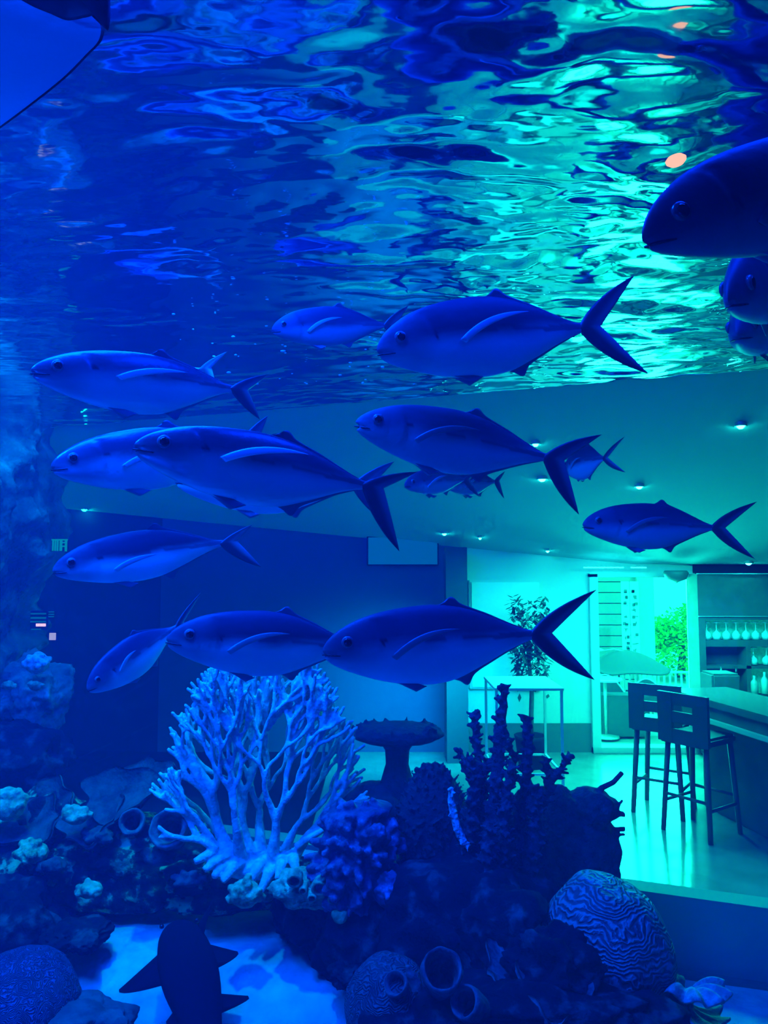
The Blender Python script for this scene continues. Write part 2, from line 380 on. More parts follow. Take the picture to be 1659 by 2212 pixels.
# ------------------------------------------------------------------ stingray at the top corner
M_BELLY = mat('ray_belly', (.75, .82, .85), rough=.55, bump=.002, bscale=20)
M_BACK = mat('ray_back', (.012, .016, .03), rough=.5, bump=.002, bscale=20)
def ray_fish():
    out = [(222, 82), (216, 36), (150, -40), (-60, -170), (-330, -150), (-520, 40), (-460, 260), (-250, 380), (-90, 340), (0, 278), (70, 226), (140, 170), (190, 120)]
    n = len(out); cen = Vector(P(-120, 90, 1.25)); root = empty('stingray', cen, 'pale bellied stingray gliding overhead with a dark rimmed wing edge', 'stingray')
    def cr(t):
        i = int(t) % n; f = t - int(t); p = [Vector(out[(i + k) % n]) for k in (-1, 0, 1, 2)]
        return .5 * ((2 * p[1]) + (p[2] - p[0]) * f + (2 * p[0] - 5 * p[1] + 4 * p[2] - p[3]) * f * f + (3 * p[1] - p[0] - 3 * p[2] + p[3]) * f**3)
    NT, NR = 130, 22; V = []; Fc = []
    d = ray(-120, 90).normalized()
    for s in (1, -1):
        for r in range(NR):
            rr = 1 - (r / (NR - 1)) ** 1.6
            for k in range(NT):
                q = cr(k / NT * n); px = -120 + (q.x + 120) * rr; py = 90 + (q.y - 90) * rr
                Yd = 1.25 - .0004 * (py - 90) * rr
                th = .075 * max(0, 1 - rr**2.2) ** .8 + .004
                V.append(P(px, py, Yd) - cen + d * th * (.5 if s < 0 else -.45))
    for s in range(2): Fc += [f if s else f[::-1] for f in grid_faces(NR, NT, True, s * NR * NT)]
    for k in range(NT): Fc.append((k, (k + 1) % NT, NR * NT + (k + 1) % NT, NR * NT + k))
    m = pymesh('body', V, Fc); o = obj('body', m, [M_BELLY, M_BACK], root)
    nf = (NR - 1) * NT
    for i, p in enumerate(m.polygons):
        if i >= nf: p.material_index = 1
        elif i < 2 * NT: p.material_index = 1
    # folded wing tip, dark side showing
    out2 = [(10, -30), (60, 8), (110, 30), (146, 44), (185, 38), (212, 34), (232, 66), (238, 20), (226, -30), (140, -90), (40, -80)]
    n2 = len(out2)
    def cr2(t):
        i = int(t) % n2; f = t - int(t); p = [Vector(out2[(i + k) % n2]) for k in (-1, 0, 1, 2)]
        return .5 * ((2 * p[1]) + (p[2] - p[0]) * f + (2 * p[0] - 5 * p[1] + 4 * p[2] - p[3]) * f * f + (3 * p[1] - p[0] - 3 * p[2] + p[3]) * f**3)
    V = []; Fc = []; NT = 80; NR = 10
    for s in (1, -1):
        for r in range(NR):
            rr = 1 - r / (NR - 1)
            for k in range(NT):
                q = cr2(k / NT * n2); px = 140 + (q.x - 140) * rr; py = -30 + (q.y + 30) * rr
                V.append(P(px, py, 1.19) - cen + d * s * (.002 + .02 * (1 - rr * rr)))
    for s in range(2): Fc += [f[::-1] if s else f for f in grid_faces(NR, NT, True, s * NR * NT)]
    for k in range(NT): Fc.append((k, (k + 1) % NT, NR * NT + (k + 1) % NT, NR * NT + k))
    obj('folded_wing_tip', pymesh('folded_wing_tip', V, Fc), M_BACK, root)
ray_fish()

# ------------------------------------------------------------------ small shark over the sand
def shark():
    M_SH = mat('shark_skin', (.004, .005, .012), rough=1, spec=.05)
    nose = PZ(383, 1998, -1.80); tail = PZ(470, 2350, -1.90)
    L = (tail - nose).length; X = (tail - nose).normalized(); Z = (Vector((0, 0, 1)) - X * X.z).normalized(); Y = Z.cross(X)
    root = empty('shark', nose, 'small dark shark with spread fins gliding low over the pale sand', 'shark'); root.rotation_mode = 'QUATERNION'
    root.rotation_quaternion = Matrix((X, Y, Z)).transposed().to_quaternion()
    W = [(0, .0), (.03, .5), (.08, .8), (.16, .98), (.3, 1.1), (.45, 1.05), (.65, .75), (.85, .4), (1, .15)]
    V = []; nx, nt = 60, 32
    for i in range(nx):
        x = (i / (nx - 1)) ** 1.3; w = .118 * interp(W, x); h = w * .72
        for j in range(nt):
            t = 2 * math.pi * j / nt; V.append(Vector((x * L, w * math.cos(t), h * math.sin(t) * (1 if math.sin(t) > 0 else .7))))
    Fc = grid_faces(nx, nt, True); Fc.append(tuple(range((nx - 1) * nt, nx * nt))[::-1])
    m = pymesh('body', V, Fc); bm = bmesh.new(); bm.from_mesh(m); bmesh.ops.remove_doubles(bm, verts=bm.verts, dist=1e-5); bmesh.ops.recalc_face_normals(bm, faces=bm.faces); bm.to_mesh(m); bm.free()
    obj('body', m, M_SH, root)
    def pec(sg, x0, c, span, sweep, name, z=0.0, yb=.09):
        def fn(u, v):
            ch = c * (1 - v) ** .8 * .95 + .02
            return Vector((x0 + sweep * v + u * ch, sg * (yb + span * v), z - .10 * v * span))
        V = []
        nu, nv = 8, 12
        for s in (-1, 1):
            for i in range(nu):
                for j in range(nv):
                    u, v = i / (nu - 1), j / (nv - 1); V.append(fn(u, v) + Vector((0, 0, s * .01 * max(.1, (1 - v)))))
        n = nu * nv; Fc = [f[::-1] for f in grid_faces(nu, nv)] + [tuple(k + n for k in f) for f in grid_faces(nu, nv)]
        ring = [i * nv for i in range(nu)] + [(nu - 1) * nv + j for j in range(1, nv)] + [i * nv + nv - 1 for i in range(nu - 2, -1, -1)] + [j for j in range(nv - 2, 0, -1)]
        for a, b in zip(ring, ring[1:] + ring[:1]): Fc.append((a, b, b + n, a + n))
        m = pymesh(name, V, Fc); bm = bmesh.new(); bm.from_mesh(m); bmesh.ops.recalc_face_normals(bm, faces=bm.faces); bm.to_mesh(m); bm.free()
        obj(name, m, M_SH, root)
    pec(-1, .16 * L, .24, .22, .20, 'pectoral_fin', -.01, .08); pec(1, .16 * L, .22, .17, .10, 'pectoral_fin', -.01, .08)
    pec(1, .50 * L, .12, .17, .04, 'pelvic_fin', -.02, .06); pec(-1, .52 * L, .14, .07, .08, 'pelvic_fin', -.02, .06)
    def df(u, v): return Vector((.09 * L + (.11 * (1 - v) * u) * L + .03 * L * v, .09 + .055 * v, .04 + .12 * v))
    finmesh('dorsal_fin', df, 8, 10, .02, lambda u, v: (.01, .012, .02), M_SH, root)
    for s in (-1, 1):
        lathe('eye', [(.012, -.006), (.012, .002), (.008, .008), (0, .01)], M_PUP, root, 12, (.06 * L, s * .085, .045))
shark()
# ------------------------------------------------------------------ reef pieces
def ico(sub):
    bm = bmesh.new(); bmesh.ops.create_icosphere(bm, subdivisions=sub, radius=1); return bm
def rough_ball(bm, c, r, amp=.3, freq=1.5, seed=0, oct=5, flat=None):
    o = Vector((seed * 7.31, seed * 3.17, seed * 1.7))
    for v in bm.verts:
        n = v.co.normalized(); d = 0; a = amp; f = freq
        for k in range(oct):
            x = noise.noise(n * f + o); d += a * (x if k % 2 == 0 else (.5 - abs(x)) * .9); a *= .52; f *= 2.1
        p = n * (1 + d); v.co = Vector((p.x * r[0], p.y * r[1], p.z * r[2])) + c
    return bm
def rock(px, py, Y, w, h, dep, seed, label, m=None, amp=.34, sub=5, name='reef_rock', freq=1.5, cat='rock', group=None):
    c = P(px, py, Y); s = Y / F
    bm = rough_ball(ico(sub), Vector((0, 0, 0)), (w * s / 2, dep / 2, h * s / 2), amp, freq, seed)
    o = obj(name, bm, m or M_ROCK); o.location = c
    return setp(o, label, cat, group)
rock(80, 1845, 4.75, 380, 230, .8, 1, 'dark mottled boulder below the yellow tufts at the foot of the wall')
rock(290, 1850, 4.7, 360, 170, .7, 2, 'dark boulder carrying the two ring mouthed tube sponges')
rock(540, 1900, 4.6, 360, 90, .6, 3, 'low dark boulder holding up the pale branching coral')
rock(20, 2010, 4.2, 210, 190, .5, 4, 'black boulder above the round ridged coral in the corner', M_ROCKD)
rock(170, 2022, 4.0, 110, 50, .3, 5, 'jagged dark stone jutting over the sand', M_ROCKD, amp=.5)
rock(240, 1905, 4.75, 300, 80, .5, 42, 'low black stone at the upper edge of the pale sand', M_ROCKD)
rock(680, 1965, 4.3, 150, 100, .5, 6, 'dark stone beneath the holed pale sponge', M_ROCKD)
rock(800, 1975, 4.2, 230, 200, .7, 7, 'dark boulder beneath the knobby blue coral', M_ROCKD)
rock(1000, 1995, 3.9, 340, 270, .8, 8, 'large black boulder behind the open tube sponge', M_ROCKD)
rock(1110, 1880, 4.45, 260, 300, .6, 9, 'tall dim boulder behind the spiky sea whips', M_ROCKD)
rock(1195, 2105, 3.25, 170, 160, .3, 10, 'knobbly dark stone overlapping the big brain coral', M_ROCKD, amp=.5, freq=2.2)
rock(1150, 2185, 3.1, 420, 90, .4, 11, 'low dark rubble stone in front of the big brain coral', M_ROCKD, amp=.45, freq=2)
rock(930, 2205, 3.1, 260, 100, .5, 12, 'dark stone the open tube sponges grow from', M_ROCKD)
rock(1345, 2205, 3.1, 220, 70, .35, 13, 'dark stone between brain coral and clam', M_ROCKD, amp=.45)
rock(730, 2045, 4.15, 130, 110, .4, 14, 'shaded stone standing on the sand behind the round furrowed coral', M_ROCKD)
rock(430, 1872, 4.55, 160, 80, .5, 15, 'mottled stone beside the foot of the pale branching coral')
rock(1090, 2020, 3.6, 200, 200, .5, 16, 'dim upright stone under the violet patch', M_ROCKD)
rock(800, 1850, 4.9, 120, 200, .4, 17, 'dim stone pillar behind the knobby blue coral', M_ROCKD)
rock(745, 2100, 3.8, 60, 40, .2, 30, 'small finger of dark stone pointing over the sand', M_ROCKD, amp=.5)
rock(75, 1500, 5.6, 120, 150, .5, 18, 'rough ledge of the wall with bluish growth', M_WALLROCK, amp=.45)
rock(20, 1640, 5.3, 230, 150, .6, 19, 'black ledge under the bluish growth', M_ROCKD)
def coral_from(bm, name, m, label, cat, vox, loc=None, group=None, kind=None):
    bmesh.ops.recalc_face_normals(bm, faces=bm.faces)
    o = obj(name, bm, m)
    md = o.modifiers.new('merge', 'REMESH'); md.mode = 'VOXEL'; md.voxel_size = vox; md.use_smooth_shade = True
    return setp(o, label, cat, group, kind)
# --- pale branching coral, forked again and again
def fan():
    rnd = random.Random(23); bm = bmesh.new(); Y0 = 4.2
    def pxy(p): return 829.5 + p.x / p.y * F, 1230 - p.z / p.y * F
    C0 = P(560, 1935, Y0)
    def grow(p, ang, r, dep, yd):
        ln = rnd.uniform(.085, .145) if dep > 1 else rnd.uniform(.05, .10)
        pts = [p.copy()]; rs = [r]; a = ang; n = 5; r1 = max(.0105, r * .82)
        for i in range(n):
            tgt = math.atan2(p.z - C0.z, p.x - C0.x)
            a += rnd.uniform(-.19, .19) + (tgt - a) * .09
            d = Vector((math.cos(a), yd + rnd.uniform(-.15, .15), math.sin(a))).normalized()
            p = p + d * (ln / n); pts.append(p.copy()); rs.append(r + (r1 - r) * (i + 1) / n)
        add_tube(bm, pts, rs, 7)
        r_ = bmesh.ops.create_icosphere(bm, subdivisions=1, radius=rs[-1] * .98); bmesh.ops.translate(bm, verts=r_['verts'], vec=p)
        x, y = pxy(p)
        if dep <= 0 or ((x - 574) / 204)**2 + ((y - 1800) / 395)**2 > 1: return
        sp = rnd.uniform(.24, .46); sgn = rnd.choice((-1, 1))
        grow(p, a + sp * sgn, r1, dep - 1, rnd.uniform(-.3, .3))
        if rnd.random() < .84: grow(p, a - sp * sgn * rnd.uniform(.5, 1.0), r1 * .95, dep - (1 if rnd.random() < .7 else 2), rnd.uniform(-.3, .3))
    base = [((500, 1870), (482, 1812), .044, 8, 0), ((545, 1865), (528, 1805), .038, 9, .06), ((585, 1870), (594, 1810), .034, 9, -.05), ((625, 1868), (660, 1812), .03, 8, .03), ((478, 1860), (452, 1808), .026, 7, -.08), ((520, 1860), (512, 1790), .03, 8, -.12), ((610, 1850), (632, 1800), .026, 8, .10), ((565, 1850), (560, 1780), .03, 8, .13)]
    for b, t, r, dep, y in base:
        B = P(*b, Y0 + y * .4); T = P(*t, Y0 + y)
        add_tube(bm, [B, (B + T) / 2, T], [r * 1.35, r * 1.05, r * .85], 10)
        grow(T, math.atan2(T.z - B.z, T.x - B.x) , r * .8, dep, y)
    grow(P(468, 1835, Y0 - .1), 2.6, .022, 4, -.05); grow(P(455, 1815, Y0), 2.35, .022, 5, -.1); grow(P(640, 1830, Y0), .7, .022, 5, -.05); grow(P(470, 1800, Y0 + .1), 2.2, .02, 6, 0)
    for a, b in [((440, 1880), (520, 1840)), ((480, 1905), (540, 1850)), ((535, 1915), (575, 1850)), ((600, 1900), (615, 1850)), ((420, 1862), (500, 1835)), ((560, 1930), (600, 1865)), ((460, 1895), (510, 1860)), ((640, 1885), (630, 1850))]:
        add_tube(bm, [P(*a, Y0 - .16), P((a[0] + b[0]) / 2, (a[1] + b[1]) / 2 - 8, Y0 - .10), P(*b, Y0)], [.018, .032, .04], 8)
    r = bmesh.ops.create_icosphere(bm, subdivisions=3, radius=1)
    bmesh.ops.transform(bm, matrix=Matrix.Translation(P(555, 1868, Y0 + .02)) @ Matrix.Diagonal((.22, .12, .07, 1)), verts=r['verts'])
    coral_from(bm, 'branching_coral', M_FAN, 'tall pale blue branching coral fanning out from the reef', 'coral', .0075)
fan()
# --- knobby blue coral
def knobby():
    rnd = random.Random(5); bm = bmesh.new(); Y = 4.0; c = P(770, 1850, Y); s = Y / F
    r = bmesh.ops.create_icosphere(bm, subdivisions=3, radius=1)
    bmesh.ops.transform(bm, matrix=Matrix.Translation(c) @ Matrix.Diagonal((80 * s, .16, 95 * s, 1)), verts=r['verts'])
    for k in range(150):
        a = rnd.uniform(0, 6.28); e = rnd.uniform(-.9, 1.3)
        n = Vector((math.cos(a) * math.cos(e), -abs(math.sin(a)) * math.cos(e), math.sin(e)))
        p = c + Vector((n.x * 82 * s, n.y * .17, n.z * 100 * s)); rr = rnd.uniform(.016, .034)
        add_tube(bm, [p - n * .02, p + n * rnd.uniform(.01, .05), p + n * rnd.uniform(.05, .075)], [rr, rr * .9, rr * .55], 7)
    # flat shelf on top
    r = bmesh.ops.create_icosphere(bm, subdivisions=3, radius=1)
    bmesh.ops.transform(bm, matrix=Matrix.Translation(P(770, 1752, Y)) @ Matrix.Rotation(-.12, 4, 'Y') @ Matrix.Diagonal((78 * s, .14, 16 * s, 1)), verts=r['verts'])
    coral_from(bm, 'knobby_coral', M_KNOB, 'knobby deep blue coral with a flat shelf beside the pale branching one', 'coral', .009)
knobby()
# --- small knobby tufts
def tuft(px, py, Y, w, h, n, rr, m, label, seed, name='finger_coral', cat='coral', vox=.007, spread=1.0, group=None):
    rnd = random.Random(seed); bm = bmesh.new(); s = Y / F; c = P(px, py, Y)
    r = bmesh.ops.create_icosphere(bm, subdivisions=2, radius=1)
    bmesh.ops.transform(bm, matrix=Matrix.Translation(c) @ Matrix.Diagonal((w * s * .38, w * s * .3, h * s * .38, 1)), verts=r['verts'])
    for k in range(n):
        a = rnd.uniform(0, 6.28); e = rnd.uniform(-.3, 1.45)
        nn = Vector((math.cos(a) * math.cos(e), -abs(math.sin(a) * math.cos(e)), math.sin(e)))
        q0 = c + Vector((nn.x * w * s * .3, nn.y * w * s * .25, nn.z * h * s * .3)); q1 = c + Vector((nn.x * w * s * .5, nn.y * w * s * .4, nn.z * h * s * .52)) * 1
        q1 = c + (q1 - c) * rnd.uniform(.85, 1.08)
        add_tube(bm, [q0, (q0 + q1) / 2 + Vector((0, 0, .004)), q1], [rr * s, rr * s * .9, rr * s * .6], 6)
    o = coral_from(bm, name, m, label, cat, vox, group=group)
    return o
tuft(845, 1930, 3.85, 90, 90, 26, 8, M_KNOB, 'blue finger coral cluster low beside the dark bushy mound', 1)
tuft(1010, 1955, 3.9, 150, 110, 34, 10, M_KNOB, 'dim bluish coral cluster at the foot of the sea whips', 2)
tuft(1035, 1945, 3.7, 60, 40, 14, 8, M_BLUE, 'small vivid violet blue coral patch', 3)
tuft(1043, 1978, 3.65, 48, 34, 16, 7, M_SPONGEP, 'tiny pale cream coral tuft under the violet patch', 4)
tuft(815, 1800, 3.82, 50, 46, 12, 8, M_KNOB, 'round blue nub growing on the knobby coral flank', 7)
tuft(20, 1742, 4.4, 90, 80, 18, 12, M_SPONGEP, 'pale green tuft cut by the picture edge on the wall foot', 5, 'soft_coral')
tuft(72, 1842, 4.3, 85, 60, 16, 10, M_SPONGE, 'ochre yellow sponge lump on the mottled boulder', 6, 'sponge', 'sponge')
tuft(165, 1762, 4.3, 70, 50, 14, 9, M_SPONGEP, 'small greenish tuft beside the dim plate corals', 8, 'soft_coral')
tuft(195, 1922, 4.2, 70, 46, 14, 8, M_SPONGEP, 'faint green tuft low on the mottled boulder', 9, 'soft_coral')
tuft(210, 1805, 4.35, 90, 36, 14, 9, M_PLATE, 'grey green tuft under the plate corals', 12, 'soft_coral')
tuft(115, 1870, 4.3, 80, 36, 14, 9, M_PLATE, 'grey green tuft beside the ochre sponge lump', 13, 'soft_coral')
tuft(530, 1930, 3.95, 85, 80, 18, 10, M_SPONGE, 'dull yellow sponge ball under the pale branching coral', 10, 'sponge', 'sponge')
tuft(735, 1982, 3.85, 42, 34, 10, 8, M_SPONGE, 'tiny yellow sponge bud on the dark stone', 11, 'sponge', 'sponge')
tuft(80, 1435, 5.3, 70, 55, 18, 8, M_FAN, 'bright blue tuft on the rock wall above the ledge', 14, 'soft_coral')
tuft(20, 1482, 5.2, 34, 22, 10, 5, M_SPONGEP, 'tiny green tuft on the ledge of the rock wall', 15, 'soft_coral')
tuft(78, 1482, 5.25, 40, 28, 10, 5, M_SPONGEP, 'small green and blue tuft at the rim of the dark opening', 16, 'soft_coral')
tuft(410, 1900, 4.1, 80, 36, 14, 8, M_PLATE, 'grey encrusted lump beside the coral foot', 17, 'soft_coral')
tuft(350, 1850, 4.2, 110, 46, 18, 9, M_PLATE, 'dim crusty coral patch under the large tube sponge', 18)
tuft(925, 1985, 3.7, 90, 60, 20, 8, M_PLATE, 'dim crusty coral patch on the large black boulder', 19)
# --- dark bushy mound
def bushy():
    rnd = random.Random(3); bm = bmesh.new(); Y = 4.15; s = Y / F; c = P(935, 1790, Y)
    r = bmesh.ops.create_icosphere(bm, subdivisions=4, radius=1)
    rough = noise
    bmesh.ops.transform(bm, matrix=Matrix.Translation(c) @ Matrix.Diagonal((78 * s, .17, 125 * s, 1)), verts=r['verts'])
    for k in range(420):
        a = rnd.uniform(0, 6.28); e = rnd.uniform(-1.2, 1.5)
        n = Vector((math.cos(a) * math.cos(e), -abs(math.sin(a)) * math.cos(e), math.sin(e)))
        p = c + Vector((n.x * 78 * s, n.y * .17, n.z * 125 * s)); t = p + n * rnd.uniform(.015, .035) + Vector((rnd.uniform(-.01, .01), 0, .008))
        add_tube(bm, [p - n * .01, t], [.008, .005], 5)
    coral_from(bm, 'bushy_coral', M_BUSH, 'black bushy coral mound with fuzzy outline', 'coral', .0075)
bushy()
tubep = [P(x, y, 3.9) for x, y in ((975, 1700), (974, 1730), (980, 1760), (988, 1790), (1000, 1815), (1012, 1832))]
def strip():
    rnd = random.Random(8); bm = bmesh.new(); add_tube(bm, tubep, [.012, .018, .02, .022, .02, .012], 8)
    for k in range(46):
        i = rnd.uniform(0, 4.99); a = tubep[int(i)].lerp(tubep[int(i) + 1], i % 1); d = Vector((rnd.uniform(-1, 1), -.6, rnd.uniform(-.5, .6))).normalized()
        add_tube(bm, [a, a + d * rnd.uniform(.022, .036)], [.007, .004], 5)
    coral_from(bm, 'polyp_coral', M_STRIP, 'bright frilly strip of coral between black mound and sea whips', 'coral', .006)
strip()
# --- spiky sea whips
def whip(path, Y, r0, label, seed, m=M_DARKC, name='sea_whip', spikes=1.0):
    rnd = random.Random(seed); bm = bmesh.new(); pts = [P(x, y, Y) for x, y in path]
    # resample
    Q = []
    for a, b in zip(pts, pts[1:]):
        n = max(2, int((b - a).length / .03))
        for k in range(n): Q.append(a.lerp(b, k / n) + Vector((rnd.uniform(-.004, .004), rnd.uniform(-.004, .004), 0)))
    Q.append(pts[-1]); n = len(Q); R = [r0 * (1 - .62 * i / (n - 1)) * rnd.uniform(.85, 1.15) for i in range(n)]
    add_tube(bm, Q, R, 8)
    for i in range(n - 1):
        for k in range(int(5 * spikes)):
            a = rnd.uniform(0, 6.28); t = (Q[i + 1] - Q[i]).normalized(); o = t.orthogonal().normalized(); b = t.cross(o)
            d = (o * math.cos(a) + b * math.sin(a) + t * .5).normalized(); p = Q[i].lerp(Q[i + 1], rnd.random())
            add_tube(bm, [p, p + d * (R[i] + rnd.uniform(.012, .040))], [.012, .008], 5)
    coral_from(bm, name, m, label, 'coral', .0075)
whip([(1060, 1930), (1066, 1800), (1072, 1680), (1080, 1580), (1092, 1480)], 3.95, .050, 'tallest spiky sea whip rising in front of the display table', 21)
whip([(1105, 1930), (1118, 1800), (1135, 1700), (1142, 1620), (1138, 1548)], 4.0, .048, 'thick sea whip with a blunt knotted tip', 22)
whip([(1040, 1920), (1040, 1760), (1034, 1640), (1022, 1540)], 4.05, .036, 'slim sea whip with side spurs beside the tallest one', 23)
whip([(1120, 1900), (1150, 1790), (1185, 1700), (1230, 1632)], 4.1, .034, 'sea whip leaning toward the shiny floor with thin tip', 24)
whip([(1150, 1780), (1185, 1700), (1182, 1640)], 4.15, .024, 'short forked sea whip twig beside the leaning one', 25)
whip([(1060, 1880), (1090, 1760), (1105, 1650)], 3.9, .04, 'bushy sea whip in the middle of the clump', 26, spikes=1.6)
whip([(1000, 1860), (1020, 1740), (1030, 1650), (1010, 1640)], 3.95, .035, 'low sea whip growing by the bright frilly strip', 27, spikes=1.6)
whip([(1100, 1960), (1090, 1860), (1085, 1740)], 3.85, .055, 'dense trunk of the sea whip clump', 28, spikes=1.8)
whip([(1015, 1900), (1008, 1790), (1040, 1700), (1052, 1640)], 4.0, .045, 'bushy sea whip behind the bright frilly strip', 41, spikes=1.8)
whip([(1130, 1950), (1148, 1860), (1160, 1780), (1150, 1700)], 3.95, .06, 'broad sea whip trunk beside the stubby dark coral', 42, spikes=1.8)
whip([(1070, 1980), (1050, 1880), (1060, 1790)], 3.8, .06, 'low broad sea whip trunk above the violet patch', 43, spikes=1.8)
whip([(1030, 1700), (1000, 1640), (985, 1615)], 4.05, .018, 'thin sea whip twig leaning to the black mound', 44)
whip([(1100, 1700), (1112, 1640), (1100, 1600)], 4.05, .022, 'thin sea whip twig between the two tallest', 45)
# --- dark coral with stubs next to the bright floor reflection
def stub():
    rnd = random.Random(9); bm = bmesh.new(); Y = 4.35; s = Y / F
    for (x, y, rx, rz) in [(1240, 1850, 95, 115), (1200, 1790, 60, 90), (1275, 1745, 50, 42), (1180, 1880, 80, 90), (1310, 1740, 26, 20)]:
        r = bmesh.ops.create_icosphere(bm, subdivisions=4, radius=1)
        for v in r['verts']: v.co *= 1 + .12 * noise.noise(v.co * 3 + Vector((x, 0, 0))) + .06 * noise.noise(v.co * 9)
        bmesh.ops.transform(bm, matrix=Matrix.Translation(P(x, y, Y)) @ Matrix.Diagonal((rx * s, min(rx, 60) * s * 1.1, rz * s, 1)), verts=r['verts'])
    for pth, r0 in [([(1270, 1730), (1300, 1702), (1325, 1690), (1345, 1668)], 7), ([(1290, 1755), (1320, 1750), (1350, 1762)], 6), ([(1320, 1762), (1335, 1742), (1345, 1728)], 4),
                ([(1300, 1775), (1325, 1768), (1348, 1754)], 5), ([(1290, 1805), (1325, 1792), (1350, 1790)], 6), ([(1300, 1812), (1328, 1806), (1350, 1802)], 4), ([(1245, 1745), (1240, 1725)], 5), ([(1235, 1760), (1250, 1740), (1262, 1720)], 8)]:
        q = [P(x, y, Y - .03) for x, y in pth]; add_tube(bm, q, [r0 * s * (1 - .3 * i / len(q)) for i in range(len(q))], 7)
    coral_from(bm, 'stubby_coral', M_DARKC, 'dark coral mound with stubby twigs over the glaring floor', 'coral', .008)
stub()
# --- table coral, far and dim
def table_coral():
    Y = 5.0; s = Y / F; root = empty('table_coral', P(858, 1790, Y), 'mushroom shaped table coral, dim and distant', 'coral')
    c = P(858, 1790, Y); bm = bmesh.new(); rnd = random.Random(2)
    r = bmesh.ops.create_icosphere(bm, subdivisions=4, radius=1)
    for v in r['verts']:
        v.co *= 1 + .10 * noise.noise(v.co * 4)
        v.co.z = v.co.z * (1 if v.co.z > 0 else 1.3) ; v.co = Vector((v.co.x * 98 * s, v.co.y * .26, v.co.z * 18 * s)) + P(858, 1582, Y) - c
    for k in range(120):
        a = rnd.uniform(0, 6.28); q = Vector((math.cos(a) * 92 * s * rnd.uniform(.6, 1.02), math.sin(a) * .24, rnd.uniform(-.01, .03))) + P(858, 1580, Y) - c
        add_tube(bm, [q, q + Vector((math.cos(a) * .02, 0, rnd.uniform(.005, .04)))], [.012, .008], 5)
    o = obj('table_top', bm, M_FARC, root); md = o.modifiers.new('m', 'REMESH'); md.mode = 'VOXEL'; md.voxel_size = .012; md.use_smooth_shade = True
    bm = bmesh.new()
    add_tube(bm, [P(858, y, Y) - c for y in (1800, 1740, 1690, 1650, 1620, 1600)], [.2, .17, .11, .075, .08, .12], 14); bmesh.ops.recalc_face_normals(bm, faces=bm.faces)
    obj('stem', bm, M_FARC, root)
table_coral()
rock(830, 1760, 5.0, 190, 130, .5, 41, 'dim mound at the foot of the table coral', M_FARC)
# --- brain corals
def brain(px, py, Y, w, h, dep, seed, label, tilt=0, cols=((.10, .16, .18), (.34, .48, .5)), sc=1.0, warp=1.0):
    m = bpy.data.materials.new('brain_coral_%d' % seed); m.use_nodes = True; nt = m.node_tree; N = nt.nodes; L = nt.links; b = N['Principled BSDF']; b.inputs['Roughness'].default_value = .65
    tc = N.new('ShaderNodeTexCoord'); n1 = N.new('ShaderNodeTexNoise'); n1.inputs['Scale'].default_value = 7 * sc; n1.inputs['Detail'].default_value = 2
    L.new(tc.outputs['Object'], n1.inputs['Vector'])
    mx = N.new('ShaderNodeMixRGB'); mx.blend_type = 'ADD'; mx.inputs[0].default_value = .22 * warp
    L.new(tc.outputs['Object'], mx.inputs[1]); L.new(n1.outputs['Color'], mx.inputs[2])
    wv = N.new('ShaderNodeTexWave'); wv.wave_type = 'BANDS'; wv.bands_direction = 'Z'; wv.inputs['Scale'].default_value = 13 * sc; wv.inputs['Distortion'].default_value = 3.5; wv.inputs['Detail'].default_value = 2; wv.inputs['Detail Scale'].default_value = 2.4
    L.new(mx.outputs[0], wv.inputs['Vector'])
    r = N.new('ShaderNodeValToRGB'); r.color_ramp.elements[0].color = (*cols[0], 1); r.color_ramp.elements[1].color = (*cols[1], 1); r.color_ramp.elements[0].position = .2; r.color_ramp.elements[1].position = .75
    L.new(wv.outputs['Fac'], r.inputs[0]); L.new(r.outputs[0], b.inputs['Base Color'])
    bp = N.new('ShaderNodeBump'); bp.inputs['Distance'].default_value = .008; L.new(wv.outputs['Fac'], bp.inputs['Height']); L.new(bp.outputs[0], b.inputs['Normal'])
    s = Y / F; bm = ico(6); o_ = Vector((seed, 0, 0))
    for v in bm.verts:
        n = v.co.normalized(); d = .06 * noise.noise(n * 1.6 + o_) + .02 * noise.noise(n * 5 + o_)
        v.co = Vector((n.x * w * s / 2, n.y * dep / 2, n.z * h * s / 2)) * (1 + d)
    bmesh.ops.rotate(bm, verts=bm.verts, matrix=Matrix.Rotation(math.radians(tilt), 3, 'Y'))
    o = obj('brain_coral', bm, m); o.location = P(px, py, Y); return setp(o, label, 'coral')
brain(1312, 2052, 3.5, 256, 300, .6, 1, 'big domed brain coral with wavy grooves in front of the shiny floor', tilt=-14, sc=1.15, warp=.7, cols=((.03, .05, .06), (.13, .20, .21)))
brain(838, 2170, 3.2, 175, 190, .42, 2, 'round furrowed coral head at the edge of the open sand', tilt=10, cols=((.015, .025, .04), (.05, .08, .1)), sc=1.5)
brain(28, 2190, 3.3, 260, 230, .6, 3, 'round ridged coral head in the lower corner by the shark', tilt=0, cols=((.012, .02, .05), (.06, .09, .17)), sc=1.5, warp=2)
rock(150, 2230, 3.25, 230, 90, .4, 21, 'flat greenish stone at the foot of the ridged coral head', mat('greenish_stone', rough=.9, noise_s=12, cols=[(.03, .07, .05), (.08, .14, .1)], bump=.01, bscale=30))
